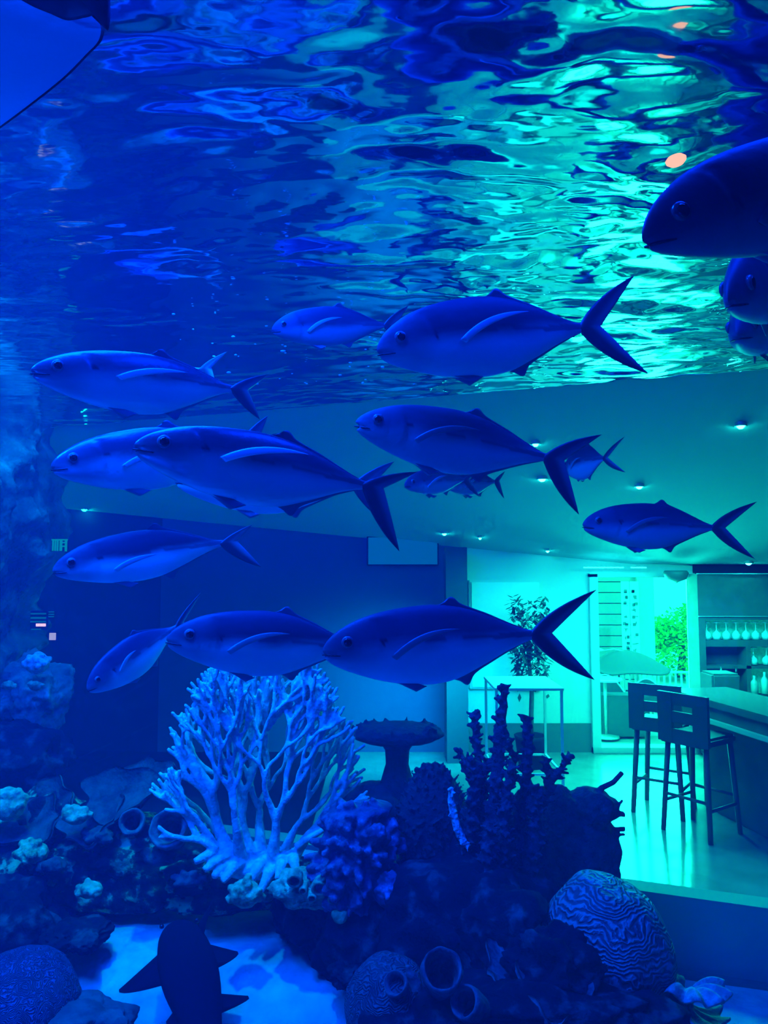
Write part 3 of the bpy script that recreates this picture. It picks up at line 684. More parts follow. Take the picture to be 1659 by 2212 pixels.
# --- tube sponges
def tube_sponge(px, py, Y, r_px, depth_px, d, label, m=M_TUBE, name='tube_sponge', hole=.62):
    """open tube whose mouth points along d"""
    s = Y / F; R = r_px * s; D = depth_px * s; d = Vector(d).normalized()
    q = d.to_track_quat('Z', 'Y').to_matrix().to_4x4()
    root = P(px, py, Y)
    prof = [(R * .55, -D), (R * .8, -D * .6), (R * .95, -D * .2), (R * 1.0, -.01), (R * .93, .012), (R * .82, .012), (R * hole, -.02), (R * hole * .9, -D * .25), (R * hole * .7, -D * .6), (.001, -D * .62)]
    o = lathe(name, prof, m, None, 36, (0, 0, 0), q.to_3x3(), close=False)
    me = o.data
    for v in me.vertices:
        k = 1 + .09 * noise.noise(v.co * 22 + Vector((px, 0, 0))); v.co *= k
    o.location = root
    return setp(o, label, 'sponge')
tube_sponge(285, 1775, 4.1, 28, 70, (.25, -1, .45), 'small ring mouthed tube sponge on the dark boulder')
tube_sponge(362, 1790, 4.1, 42, 90, (-.1, -1, .55), 'large ring mouthed tube sponge beside the small one')
tube_sponge(955, 2095, 3.0, 44, 110, (.0, -.8, .8), 'open tube sponge with a wide round mouth', hole=.8)
tube_sponge(855, 2125, 3.05, 26, 70, (-.3, -.8, .7), 'small half closed tube sponge beside the wide one', hole=.6)
tube_sponge(1005, 2165, 2.95, 34, 90, (-.6, -.6, .6), 'short flared tube sponge tipped toward its wide neighbour', hole=.75)
whip([(905, 2140), (888, 2105), (880, 2085)], 3.0, .026, 'stubby finger sponge beside the wide tube mouth', 31, M_TUBE, 'finger_sponge', 0)
# --- holed pale sponge
def holed():
    Y = 4.0; s = Y / F; c = P(662, 1918, Y); root = empty('holed_sponge', c, 'pale yellow green sponge pierced by dark holes', 'sponge')
    bm = rough_ball(ico(5), Vector((0, 0, 0)), (66 * s, .12, 38 * s), .28, 1.8, 5)
    obj('sponge_body', bm, M_SPONGEP, root)
    for x, y, r in [(637, 1898, 11), (690, 1914, 12), (655, 1918, 6), (705, 1900, 7), (675, 1935, 7), (720, 1938, 8)]:
        q = P(x, y, Y - .125) - c
        lathe('pore_rim', [(r * s * 1.45, .03), (r * s * 1.4, -.02), (r * s, -.028), (r * s * .85, .0), (r * s * .8, .03)], M_SPONGEP, root, 18, q, Matrix.Rotation(math.radians(-75), 3, 'X') , close=False)
        lathe('pore', [(r * s * .9, -.004), (r * s * .9, .012), (.001, .014)], M_HOLE, root, 16, q, Matrix.Rotation(math.radians(-75), 3, 'X'))
holed()
# --- plate corals on the slope
def plate(px, py, Y, w, h, label, tilt, seed, roty=0, m=None):
    s = Y / F; rnd = random.Random(seed); n = 48; V = []; nr = 10
    for sgn in (1, -1):
        for i in range(nr):
            r = 1 - i / (nr - 1)
            for k in range(n):
                a = 2 * math.pi * k / n; wob = 1 + .16 * math.sin(3 * a + seed) + .07 * math.sin(7 * a + seed * 2)
                V.append(Vector((math.cos(a) * w * .42 * s * r * wob, math.sin(a) * .15 * r * wob, .05 * r * r + .02 * math.sin(5 * a + seed) * r * r + sgn * .012)))
    Fc = [f[::-1] for f in grid_faces(nr, n, True)] + grid_faces(nr, n, True, nr * n) + [(k, (k + 1) % n, nr * n + (k + 1) % n, nr * n + k) for k in range(n)]
    o = obj('plate_coral', pymesh('plate_coral', V, Fc), m or M_PLATE); o.location = P(px, py, Y); o.rotation_euler = (math.radians(tilt), math.radians(roty), 0)
    return setp(o, label, 'coral')
plate(265, 1715, 4.5, 190, 60, 'broad dim plate coral tilted over the dark slope', 55, 1, -12)
plate(325, 1695, 4.6, 150, 60, 'dim plate coral reaching toward the pale branching coral', 45, 2, -22)
plate(120, 1740, 4.6, 110, 60, 'small dim plate coral below the black ledge', 60, 3, -15)
plate(75, 1785, 4.5, 150, 60, 'dim plate coral above the ochre sponge lump', 40, 4, -14)
plate(205, 1780, 4.45, 160, 60, 'dim plate coral under the small greenish tuft', 35, 6, -18)
plate(1190, 2160, 3.1, 170, 60, 'thin ruffled coral plate lying before the brain coral', 12, 7, 8, M_TUBE)
plate(1110, 2112, 3.25, 150, 60, 'ruffled coral plate behind the thin one', 12, 8, 4, M_TUBE)
# --- giant clam
def clam():
    Y = 3.3; s = Y / F; c = P(1495, 2170, Y); root = empty('giant_clam', c, 'grey giant clam with fluted half open shells on the sand', 'clam')
    M_CL = mat('clam_shell', rough=.8, noise_s=25, cols=[(.14, .18, .2), (.34, .4, .4)], bump=.006, bscale=60)
    for sg, z0, nm in ((1, .0, 'upper_shell'), (-1, -.035, 'lower_shell')):
        V = []; nu, nv = 60, 14
        for lay in (0, 1):
            for i in range(nu):
                u = i / (nu - 1); a = math.pi * u
                for j in range(nv):
                    v = j / (nv - 1)
                    fl = 1 + .10 * math.cos(u * math.pi * 10) * v
                    x = (-math.cos(a)) * 82 * s * v * fl; y = -.16 * math.sin(a) * v * fl + .05
                    z = z0 + sg * (.075 * math.sin(v * 2.2) * (1 - .3 * v)) + .018 * v * math.cos(u * math.pi * 10) - .01 * lay * sg + .02
                    V.append(Vector((x, y, z * (1 if sg > 0 else .7))))
        n = nu * nv; Fc = [f for f in grid_faces(nu, nv)] + [tuple(k + n for k in f)[::-1] for f in grid_faces(nu, nv)]
        ring = [i * nv for i in range(nu)] + [(nu - 1) * nv + j for j in range(1, nv)] + [i * nv + nv - 1 for i in range(nu - 2, -1, -1)] + [j for j in range(nv - 2, 0, -1)]
        for a_, b_ in zip(ring, ring[1:] + ring[:1]): Fc.append((a_, b_, b_ + n, a_ + n))
        m = pymesh(nm, V, Fc); bm = bmesh.new(); bm.from_mesh(m); bmesh.ops.recalc_face_normals(bm, faces=bm.faces); bm.to_mesh(m); bm.free()
        obj(nm, m, M_CL, root)
    root.rotation_euler = (0, math.radians(8), math.radians(12))
clam()
rock(1425, 2150, 3.4, 110, 70, .25, 22, 'pointed grey stone behind the giant clam', mat('grey_stone', rough=.9, noise_s=14, cols=[(.05, .07, .09), (.14, .18, .2)], bump=.01, bscale=30), amp=.5)
# --- air bubbles near the surface
bub0 = None
rnd = random.Random(77); M_BUB = mat('bubble_white', (.85, 1, 1), rough=.05, spec=1)
for k in range(90):
    if k < 60: px = rnd.gauss(770, 110); py = 830 - abs(rnd.gauss(0, 120)); Y = rnd.uniform(3.0, 4.6)
    else: px = rnd.gauss(480, 60); py = rnd.gauss(725, 45); Y = rnd.uniform(3.0, 4.4)
    p = P(px, py, Y)
    if p.z > WATER_Z - .06: continue
    if bub0 is None:
        bm = ico(2); bmesh.ops.scale(bm, verts=bm.verts, vec=(.0045, .0045, .0038)); bub0 = obj('air_bubble', bm, M_BUB); o = bub0
    else:
        o = bub0.copy(); COL.objects.link(o)
    sc = rnd.uniform(.5, 1.3); o.location = p; o.scale = (sc * rnd.uniform(1, 2.2), sc, sc)
    setp(o, 'tiny glinting air bubble drifting under the water surface', 'bubble', 'air bubbles under the water surface')
# ------------------------------------------------------------------ tank: sand, wall, panes, water
def sand():
    nx, ny = 160, 110; V = []
    for i in range(nx):
        x = -5 + 10.5 * i / (nx - 1)
        y1 = pane_y(x) - .02
        for j in range(ny):
            y = -.2 + (y1 + .2) * j / (ny - 1)
            z = SAND_Z + .42 * sstep(3.1, 4.3, y) * (1 - sstep(.2, 1.2, x)) + .05 * noise.noise(Vector((x * .8, y * .8, 3))) + .02 * noise.noise(Vector((x * 3, y * 3, 3)))
            V.append((x, y, z))
    o = obj('floor', pymesh('floor', V, grid_faces(nx, ny)), M_SAND); return setp(o, kind='structure')
sand()
def side_wall():
    ny, nz = 170, 130; V = []
    for lay in (0, 1):
        for i in range(ny):
            y = -.3 + (pane_y(-3) + .35 + .3) * i / (ny - 1)
            for j in range(nz):
                z = SAND_Z - .1 + (WATER_Z + .5 - SAND_Z) * j / (nz - 1)
                q = Vector((0, y * 1.3, z * 1.3)); d = 0; a = .26
                for k in range(5): d += a * noise.noise(q + Vector((9, 0, 0))); q = q * 2.05; a *= .5
                xx = -3.02 + d + .10 * math.sin(z * 2.1) if lay == 0 else -3.9
                xx -= max(0, 3.2 - y) * .25 if lay == 0 else 0
                V.append((xx, y, z))
    n = ny * nz
    Fc = grid_faces(ny, nz) + [tuple(k + n for k in f)[::-1] for f in grid_faces(ny, nz)]
    ring = [i * nz for i in range(ny)] + [(ny - 1) * nz + j for j in range(1, nz)] + [i * nz + nz - 1 for i in range(ny - 2, -1, -1)] + [j for j in range(nz - 2, 0, -1)]
    for a_, b_ in zip(ring, ring[1:] + ring[:1]): Fc.append((a_, b_, b_ + n, a_ + n))
    m = pymesh('wall_left', V, Fc); bm = bmesh.new(); bm.from_mesh(m); bmesh.ops.recalc_face_normals(bm, faces=bm.faces); bm.to_mesh(m); bm.free()
    return setp(obj('wall_left', m, M_WALLROCK), kind='structure')
side_wall()

M_WATER = clear('tank_water', 1.33, vol=((1.2, .035, .05), (.02, .45, 1.0), .025, .1), rough=.065, bump=(.002, 7))
def water():
    X0, X1, Y0 = -4.6, 5.6, -.6
    nx, ny = 620, 430
    rs = np.random.RandomState(4)
    xs = np.linspace(X0, X1, nx); v = np.linspace(0, 1, ny)
    PX = np.repeat(xs[:, None], ny, 1); yend = (5.34 - .364 * xs)[:, None]; PY = Y0 + (yend - Y0) * v[None, :]
    H = np.zeros_like(PX)
    wx = PX + .10 * np.sin(PY * 2.3 + 1) + .05 * np.sin(PX * 5.1 + PY * 3.3); wy = PY + .10 * np.sin(PX * 1.9 + 2) + .05 * np.sin(PY * 6.1 - PX * 2.7)
    for k in range(70):
        lam = 10 ** rs.uniform(math.log10(.085), math.log10(.62))
        ang = math.radians(rs.normal(76, 27)); kk = 2 * math.pi / lam
        amp = .0025 * lam
        ph = rs.uniform(0, 6.28); s = np.sin(kk * (math.cos(ang) * wx + math.sin(ang) * wy) + ph)
        H += amp * (s - .25 * np.cos(2 * (kk * (math.cos(ang) * wx + math.sin(ang) * wy) + ph)))
    calm = .34 + .66 / (1 + np.exp(-(PX + .3) * 1.6))
    H *= calm * 1.15
    Zt = WATER_Z + H; Zt[0, :] = WATER_Z; Zt[-1, :] = WATER_Z; Zt[:, 0] = WATER_Z; Zt[:, -1] = WATER_Z
    V = np.stack([PX, PY, Zt], -1).reshape(-1, 3)
    zb = SAND_Z - .12
    low = [(X0, Y0, zb), (X1, Y0, zb), (X1, pane_y(X1), zb), (X0, pane_y(X0), zb)]
    n = nx * ny; V = np.concatenate([V, np.array(low)])
    i, j = np.meshgrid(np.arange(nx - 1), np.arange(ny - 1), indexing='ij'); a = (i * ny + j).ravel()
    Q = np.stack([a, a + ny, a + ny + 1, a + 1], 1)
    faces = Q.tolist()
    e_front = [k * ny for k in range(nx)]; e_back = [k * ny + ny - 1 for k in range(nx)]
    faces.append([n, n + 1] + e_front[::-1]); faces.append([n + 2, n + 3] + e_back)
    faces.append([n + 3, n] + list(range(0, ny))); faces.append([n + 1, n + 2] + list(range((nx - 1) * ny, nx * ny))[::-1])
    faces.append([n + 3, n + 2, n + 1, n])
    m = bpy.data.meshes.new('tank_water'); m.from_pydata(V.tolist(), [], faces); m.update()
    o = obj('tank_water', m, M_WATER, smooth=False)
    sm = np.zeros(len(m.polygons), bool); sm[:len(Q)] = True; m.polygons.foreach_set('use_smooth', sm)
    m.set_sharp_from_angle(angle=math.radians(50))
    setp(o, 'clear blue tank water with a rippled surface seen from below', 'water', kind='stuff')
    return o
water()
M_ACR = clear('acrylic', 1.12, tint=(.97, 1, 1))
ang = math.atan(-.364)
def along(x, off, z): return Vector((x, pane_y(x) + off / math.cos(ang), z))
def pane_box(name, x0, x1, off, th, z0, z1, m):
    a = along(x0, off, 0); b = along(x1, off, 0); c = (a + b) / 2; L = (b - a).length
    nrm = Vector((-math.sin(ang), math.cos(ang), 0))
    return box(name, (c.x + nrm.x * th / 2, c.y + nrm.y * th / 2, (z0 + z1) / 2), (L, th, z1 - z0), m, rz=ang)
setp(pane_box('window_1', -2.85, 5.4, .01, .05, SAND_Z, 1.6, M_ACR), kind='structure')

# ------------------------------------------------------------------ restaurant beyond the far pane
M_FLOORT = mat('polished_floor', (.3, .3, .3), rough=.15, noise_s=2.5, cols=[(.20, .22, .2), (.30, .32, .3)], spec=.9)
M_WHITEW = mat('white_plaster', (.62, .64, .62), rough=.9, bump=.001)
M_CEIL = mat('ceiling_paint', (.34, .48, .54), rough=.95, spec=.1)
M_DARKW = mat('dark_wall_paint', (.012, .016, .03), rough=1, spec=.1)
M_WAIN = mat('wainscot_hazed', (.12, .14, .14), rough=.5)  # raised above its dark tone to carry the glare haze
M_BAR = mat('bar_wood_hazed', (.022, .026, .028), rough=.8, spec=.2, noise_s=4, cols=[(.09, .11, .11), (.13, .15, .15)])  # glare haze mixed into the dark wood tones
M_BARTOP = mat('bar_counter_stone', (.10, .11, .11), rough=.2)
M_STOOL = mat('stool_hazed', (.09, .10, .10), rough=.5)  # black stool lightened, glare haze put into the colour
M_METAL = mat('pale_metal', (.6, .62, .62), rough=.35, metal=.6)
M_LAMP = glow('lamp_white', (1, .9, .78), 110)
M_STRIPL = glow('strip_light', (.8, 1, .95), 14)
DY = 8.97
def X_at(px, Y): return (px - 829.5) / F * Y
def Z_at(py, Y): return P(829.5, py, Y).z
XL, XR = -7.5, 6.6
bm = bmesh.new()
setp(obj('floor_2', pymesh('floor_2', [(XL, pane_y(XL) + .1, FLOOR_Z), (5.4, pane_y(5.4) + .1, FLOOR_Z), (XR, pane_y(5.4) + .1, FLOOR_Z), (XR, DY, FLOOR_Z), (XL, DY, FLOOR_Z)], [(0, 1, 2, 3, 4)]), M_FLOORT, smooth=False), kind='structure'); bm.free()
setp(pane_box('trim_1', -2.9, 5.4, .07, .16, SAND_Z - .1, -2.0, mat('sill_paint', (.1, .38, .28), rough=.9, spec=.1)), kind='structure')
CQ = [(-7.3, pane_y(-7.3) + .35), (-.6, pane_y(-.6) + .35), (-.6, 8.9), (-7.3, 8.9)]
setp(obj('floor_shade', pymesh('floor_shade', [(x, y, FLOOR_Z + z) for z in (.002, .018) for x, y in CQ], [(3, 2, 1, 0), (4, 5, 6, 7), (0, 1, 5, 4), (1, 2, 6, 5), (2, 3, 7, 6), (3, 0, 4, 7)]), mat('floor_shade_black', (.006, .008, .02), rough=1, spec=.05), smooth=False), 'wide black sheet darkening the floor of the dark room', 'floor_shade')  # invented sheet, paints the dim end of the room floor dark
# ceiling falls gently toward the doorway
def ceil_z(x, y): return max(.06, .06 + (x - 3) * -.0978 + (y - DY) * -.2956)
V = []; nx_, ny_ = 40, 24
for lay in (0, .1):
    for i in range(nx_):
        x = XL + (XR - XL) * i / (nx_ - 1); ya = pane_y(min(x, 5.4)) + .08
        for j in range(ny_):
            y = ya + (DY - ya) * j / (ny_ - 1); V.append((x, y, ceil_z(x, y) + lay))
n = nx_ * ny_; ring = [i * ny_ for i in range(nx_)] + [(nx_ - 1) * ny_ + j for j in range(1, ny_)] + [i * ny_ + ny_ - 1 for i in range(nx_ - 2, -1, -1)] + [j for j in range(ny_ - 2, 0, -1)]
Fc = [f[::-1] for f in grid_faces(nx_, ny_)] + [tuple(k + n for k in f) for f in grid_faces(nx_, ny_)] + [(a, b, b + n, a + n) for a, b in zip(ring, ring[1:] + ring[:1])]
setp(obj('ceiling', pymesh('ceiling', V, Fc), M_CEIL, smooth=False), kind='structure')
def wall(name, x0, x1, z0, z1, m, Y=DY, th=.14):
    return setp(box(name, ((x0 + x1) / 2, Y + th / 2, (z0 + z1) / 2), (x1 - x0, th, z1 - z0), m), kind='structure')
xd0, xd1 = X_at(1268, DY), X_at(1494, DY); zt = Z_at(1239, DY)
wall('wall_shaded', XL, X_at(350, DY), FLOOR_Z, 1.3, mat('wall_paint_shaded', (.012, .022, .06), rough=1, spec=.05))  # same wall, darker colour here paints in the fall of light
wall('wall_hazed', X_at(350, DY), X_at(1000, DY), FLOOR_Z, 1.3, mat('wall_paint_hazed', (.03, .075, .17), rough=1, spec=.1))  # lighter blue puts the haze glow into the wall colour
wall('wall_white', X_at(1000, DY), xd0, Z_at(1562, DY), .34, M_WHITEW)
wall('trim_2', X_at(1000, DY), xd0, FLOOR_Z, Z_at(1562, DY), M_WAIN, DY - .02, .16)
wall('wall_lintel', xd0, xd1, zt, .3, M_WHITEW)
wall('wall_bar', xd1, XR, FLOOR_Z, .3, M_DARKW)
setp(box('wall_right', (XR + .07, 6.2, -.4), (.14, 5.8, 3.9), M_DARKW), kind='structure')
setp(box('wall_far_left', (XL - .07, 7.4, -.4), (.14, 4.2, 3.9), M_DARKW), kind='structure')
# pillar and blue picture light on the dark wall
p = box('pillar', (X_at(983, 8.6), 8.6, -1.0), (.24, .3, 2.5), mat('pillar_paint', (.05, .07, .09), rough=.8)); setp(p, 'dim square pillar where the dark wall ends', 'pillar')
p = empty('wall_screen', (X_at(870, 8.9), 8.9, Z_at(1190, 8.9)), 'wide faintly glowing blue screen on the dark wall', 'screen')
box('screen_frame', (0, .03, 0), (.86, .06, .36), M_DARKW, p, bev=.01); box('screen_panel', (0, -.005, 0), (.82, .02, .32), glow('screen_glow', (.02, .3, .8), .4), p)
# door frame (glazed opening)
dr = empty('doorway', ((xd0 + xd1) / 2, DY, FLOOR_Z), 'tall white framed glass doorway opening onto the bright terrace', 'doorway')
w = xd1 - xd0; h = zt - FLOOR_Z
for nm, c, s in (('frame', (-w / 2 + .05, 0, h / 2), (.10, .16, h)), ('frame', (w / 2 - .01, 0, h / 2), (.03, .161, h)), ('frame', (0, 0, h - .02), (w, .16, .05)), ('threshold', (0, 0, .035), (w, .18, .07))):
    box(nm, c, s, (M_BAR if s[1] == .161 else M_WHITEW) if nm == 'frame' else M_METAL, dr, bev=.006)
box('glass_pane', (.0, .03, h / 2), (w - .14, .012, h - .08), M_ACR, dr)
# dark tree-like shape and framed bright panel on the white wall
pic = empty('wall_panel', (X_at(1090, 8.9), 8.9, Z_at(1370, 8.9)), 'large pale panel on the white wall beside the doorway', 'panel')
box('panel_frame', (0, .03, 0), (.86, .05, 1.28), M_WHITEW, pic, bev=.01); box('panel_face', (0, -.0, 0), (.80, .03, 1.22), mat('panel_white', (.8, .82, .8), rough=.6), pic)
def plant():
    Y = 8.3; rnd = random.Random(6); c = Vector((X_at(1140, Y), Y, FLOOR_Z)); root = empty('potted_tree', c, 'dark leafy potted tree standing against the white wall', 'plant')
    M_PL = mat('dark_leaf', (.02, .06, .05), rough=.6)
    lathe('pot', [(.13, 0), (.17, .3), (.18, .34), (.15, .34), (.14, .28), (0.001, .28)], M_DARKW, root, 20)
    tube('trunk', [(0, 0, .25), (.02, 0, .8), (-.02, 0, 1.3)], [.03, .025, .018], M_BAR, root)
    bm = bmesh.new()
    for k in range(900):
        a = rnd.uniform(0, 6.28); e = rnd.uniform(-1, 1); r = rnd.random() ** .4
        q = Vector((math.cos(a) * .20 * r, math.sin(a) * .2 * r, 1.33 + e * .55 * r))
        d = Vector((rnd.uniform(-1, 1), rnd.uniform(-1, 1), rnd.uniform(-.8, .4))).normalized() * .10; s_ = d.cross(Vector((0, 0, 1))).normalized() * .022
        vs = [bm.verts.new(x) for x in (q, q + d * .5 + s_, q + d, q + d * .5 - s_)]; bm.faces.new(vs)
    obj('foliage', bm, M_PL, root)
plant()
# display table of pale metal tubes
def display():
    Y = 6.9; x0, x1 = X_at(1062, Y), X_at(1196, Y); zt_ = Z_at(1484, Y); root = empty('display_table', ((x0 + x1) / 2, Y, FLOOR_Z), 'tall open display table of thin pale metal bars', 'table')
    M_DT = mat('pale_frame', (.75, .8, .78), rough=.4); w = (x1 - x0); H = zt_ - FLOOR_Z
    for sx in (-1, 1):
        for y in (-.2, .5): box('leg', (sx * w / 2, y, H / 2), (.022, .022, H), M_DT, root)
    box('table_top', (0, .15, H + .012), (w + .04, .74, .024), M_DT, root, bev=.004)
    for y in (-.2, .5): box('stretcher', (0, y, .35), (w, .018, .018), M_DT, root)
    for sx in (-1, 1): box('stretcher', (sx * w / 2, .15, .35), (.018, .7, .018), M_DT, root)
display()
# bar
A, B = Vector((2.60, 6.95)), Vector((2.98, 5.0)); u = (B - A).normalized(); nn = Vector((-u.y, u.x)) ; 
if nn.x < 0: nn = -nn
rz = math.atan2(u.y, u.x); CZ = -1.09
bar = empty('bar_counter', (A.x, A.y, FLOOR_Z), 'long dark bar counter running beside the stools', 'bar')
Lb = (B - A).length
def barbox(nm, s0, s1, o0, o1, z0, z1, m):
    c = A + u * ((s0 + s1) / 2) + nn * ((o0 + o1) / 2)
    return box(nm, (c.x - A.x, c.y - A.y, (z0 + z1) / 2 - FLOOR_Z), (s1 - s0, o1 - o0, z1 - z0), m, bar, rz=rz, bev=.006)
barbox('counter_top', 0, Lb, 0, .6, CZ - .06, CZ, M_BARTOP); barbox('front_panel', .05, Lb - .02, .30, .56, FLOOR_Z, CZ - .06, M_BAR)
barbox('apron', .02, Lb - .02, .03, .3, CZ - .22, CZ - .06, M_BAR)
barbox('light_rail', .55, Lb - .02, .005, .028, CZ - .20, CZ - .155, mat('rail_metal', (.45, .5, .5), rough=.3))
# back bar cabinet
bb = empty('back_bar', (X_at(1500, 8.78), 8.78, FLOOR_Z), 'tall dark back bar cabinet with lit glass shelves', 'cabinet')
ox = X_at(1500, 8.78); W = 2.2
def bx2(nm, px0, px1, py0, py1, y0, y1, m, Y=8.78):
    x0, x1 = X_at(px0, Y) - ox, X_at(px1, Y) - ox; z1, z0 = Z_at(py0, Y) - FLOOR_Z, Z_at(py1, Y) - FLOOR_Z
    return box(nm, ((x0 + x1) / 2, (y0 + y1) / 2, (z0 + z1) / 2), (x1 - x0, y1 - y0, z1 - z0), m, bb)
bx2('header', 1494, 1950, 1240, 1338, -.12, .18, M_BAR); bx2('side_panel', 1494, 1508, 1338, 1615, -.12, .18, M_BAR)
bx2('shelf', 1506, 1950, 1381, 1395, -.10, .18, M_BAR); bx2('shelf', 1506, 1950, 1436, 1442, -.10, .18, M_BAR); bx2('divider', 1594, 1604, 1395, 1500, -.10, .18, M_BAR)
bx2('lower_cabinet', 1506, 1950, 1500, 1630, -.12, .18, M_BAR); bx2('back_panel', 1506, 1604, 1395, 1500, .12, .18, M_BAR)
M_BACKG = mat('mirror_back', rough=.3, noise_s=18, cols=[(.02, .3, .22), (.1, .7, .45), (.6, 1, .8)], emit=(.1, .9, .55), es=.25)
bx2('lit_backing', 1508, 1950, 1338, 1381, .10, .17, M_BACKG); bx2('lit_backing', 1604, 1950, 1395, 1500, .10, .17, M_BACKG)
bx2('trim_strip', 1494, 1950, 1238.5, 1240, -.16, -.1, mat('strip_pale', (.6, .7, .7))); bx2('trim_strip', 1494, 1950, 1329, 1331, -.14, -.1, mat('strip_pale2', (.3, .35, .35)))
# hanging wine glasses, upside down
M_GL = mat('wine_glass', (.8, 1, .95), rough=.05, spec=1)
gl_prof = [(.034, .0), (.034, -.003), (.004, -.008), (.0035, -.075), (.012, -.085), (.032, -.105), (.038, -.13), (.034, -.165), (.032, -.165), (.036, -.13), (.03, -.108), (.0, -.09)]
g0 = None
def glass_at(px, py, Y, label, group, sc=1.0, upright=False):
    global g0
    if g0 is None: g0 = lathe('wine_glass', gl_prof, M_GL, None, 16, close=False); o = g0
    else: o = g0.copy(); COL.objects.link(o)
    o.location = (X_at(px, Y), Y, Z_at(py, Y)); o.scale = (sc * 1.1, sc * 1.1, sc * 1.0)
    if upright: o.rotation_euler = (math.pi, 0, 0)
    return setp(o, label, 'glass', group)
for k in range(8): glass_at(1520 + k * 21, 1344, 8.74, 'upside down wine glass hanging in the upper lit rack of the bar', 'wine glasses hanging in the upper rack', 1.2)
for k in range(3): glass_at(1618 + k * 28, 1398, 8.74, 'upside down stemmed glass hanging in the lower lit rack of the bar', 'stemmed glasses hanging in the lower rack', 1.2)
def bottle(px, py, Y, h, r, col, label, group=None):
    m = mat('bottle_glass_%d' % px, col, rough=.1, spec=1)
    o = lathe('bottle', [(r, 0), (r, h * .58), (r * .9, h * .66), (r * .35, h * .8), (r * .33, h), (.0, h)], m, None, 14)
    o.location = (X_at(px, Y), Y, Z_at(py, Y)); return setp(o, label, 'bottle', group)
bt = [(1530, .26, (.03, .1, .08), 'squat dark bottle nearest the cabinet side panel'), (1548, .3, (.1, .2, .18), 'tall dim bottle next to the squat dark one'), (1563, .24, (.3, .4, .38), 'pale short bottle in the middle of the back bar'), (1580, .3, (.03, .06, .06), 'tall black bottle by the cabinet divider')]
for px, h_, c_, lb in bt: bottle(px, 1498, 8.62, h_, .035, c_, lb)
bottle(1618, 1498, 8.62, .2, .04, (.5, .7, .65), 'short pale bottle under the hanging stemmed glasses'); bottle(1640, 1498, 8.62, .24, .04, (.6, .9, .8), 'pale bottle with a glare spot at the end of the bar')
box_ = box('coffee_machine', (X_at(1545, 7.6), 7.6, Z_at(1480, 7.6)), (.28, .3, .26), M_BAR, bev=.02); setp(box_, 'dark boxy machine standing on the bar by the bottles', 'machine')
# stools
def stool(x, y, rz_, label, src=None):
    root = empty('bar_stool', (x, y, FLOOR_Z), label, 'stool', 'stools at the bar'); root.rotation_euler = (0, 0, rz_)
    if src:
        for ch in src.children:
            c = ch.copy(); COL.objects.link(c); c.parent = root
        return root
    H = .76
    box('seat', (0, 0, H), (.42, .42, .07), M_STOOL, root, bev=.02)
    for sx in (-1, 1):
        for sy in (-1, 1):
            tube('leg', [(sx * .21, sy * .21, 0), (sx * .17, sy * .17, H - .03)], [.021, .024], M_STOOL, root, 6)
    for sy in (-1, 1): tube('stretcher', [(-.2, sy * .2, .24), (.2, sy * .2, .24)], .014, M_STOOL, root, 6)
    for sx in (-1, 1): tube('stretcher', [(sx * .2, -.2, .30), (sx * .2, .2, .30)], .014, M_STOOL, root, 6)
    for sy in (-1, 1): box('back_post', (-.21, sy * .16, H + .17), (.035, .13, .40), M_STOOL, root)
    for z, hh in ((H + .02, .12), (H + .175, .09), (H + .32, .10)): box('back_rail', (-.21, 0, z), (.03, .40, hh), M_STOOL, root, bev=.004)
    return root
s1 = stool(2.50, 6.85, math.radians(55), 'dark slat backed bar stool standing by the end of the counter')
stool(2.60, 6.30, math.radians(35), 'dark bar stool beside the counter, one place nearer the tank', s1)
# ceiling lamps
lm0 = None
def lamp(px, py, label, w=.05):
    # walk along the ray until it meets the ceiling
    d = ray(px, py); t = 3.0; pt = d * t
    while t < 12:
        pt = d * t
        if pt.y > pane_y(min(pt.x, 5.4)) + .12 and pt.z > ceil_z(pt.x, pt.y) - .02: break
        t += .01
    t0 = empty('ceiling_lamp', pt, label, 'lamp', 'ceiling lamps of the room beyond')
    lathe('lamp_ring', [(w * 1.3, .03), (w * 1.3, 0), (w, 0), (w, .03)], M_METAL, t0, 18, close=False)
    lathe('bulb', [(w * .9, .02), (w * .8, -.005), (w * .4, -.018), (0, -.02)], M_LAMP, t0, 14, close=False)
for px, py, lb, w_ in ((1600, 921, 'round ceiling lamp, highest one beside the surface line', .035), (1381, 1052, 'round ceiling lamp above the slim trevally', .035), (1171, 1036, 'flat ceiling lamp beside the falling tail tip', .04), (1157, 960, 'small ceiling lamp touching the open lipped trevally tail', .03),
                       (1617, 1217, 'ceiling lamp over the back bar cabinet', .04), (960, 1153, 'faint ceiling lamp above the pillar', .03), (1183, 1190, 'tiny ceiling lamp above the white wall', .025), (182, 1101, 'lone ceiling lamp in the dark opening by the wall', .035), (1037, 1162, 'tiny ceiling lamp between pillar and doorway', .02)):
    lamp(px, py, lb, w_)
for px0, px1, lb in ((1260, 1345, 'long thin strip light over the doorway'), (1362, 1394, 'short thin strip light over the doorway')):
    Y = 8.75; o = box('strip_light', ((X_at(px0, Y) + X_at(px1, Y)) / 2, Y, Z_at(1226, Y)), (X_at(px1, Y) - X_at(px0, Y), .03, .014), M_STRIPL); setp(o, lb, 'light')
# ceiling speaker under the lintel
o = lathe('ceiling_speaker', [(.12, 0), (.14, -.03), (.11, -.10), (.03, -.13), (0, -.15)], M_STOOL, None, 16); o.location = (X_at(1458, 8.6), 8.6, Z_at(1236, 8.6) + .02); setp(o, 'dark rounded speaker hanging at the top of the doorway', 'speaker')
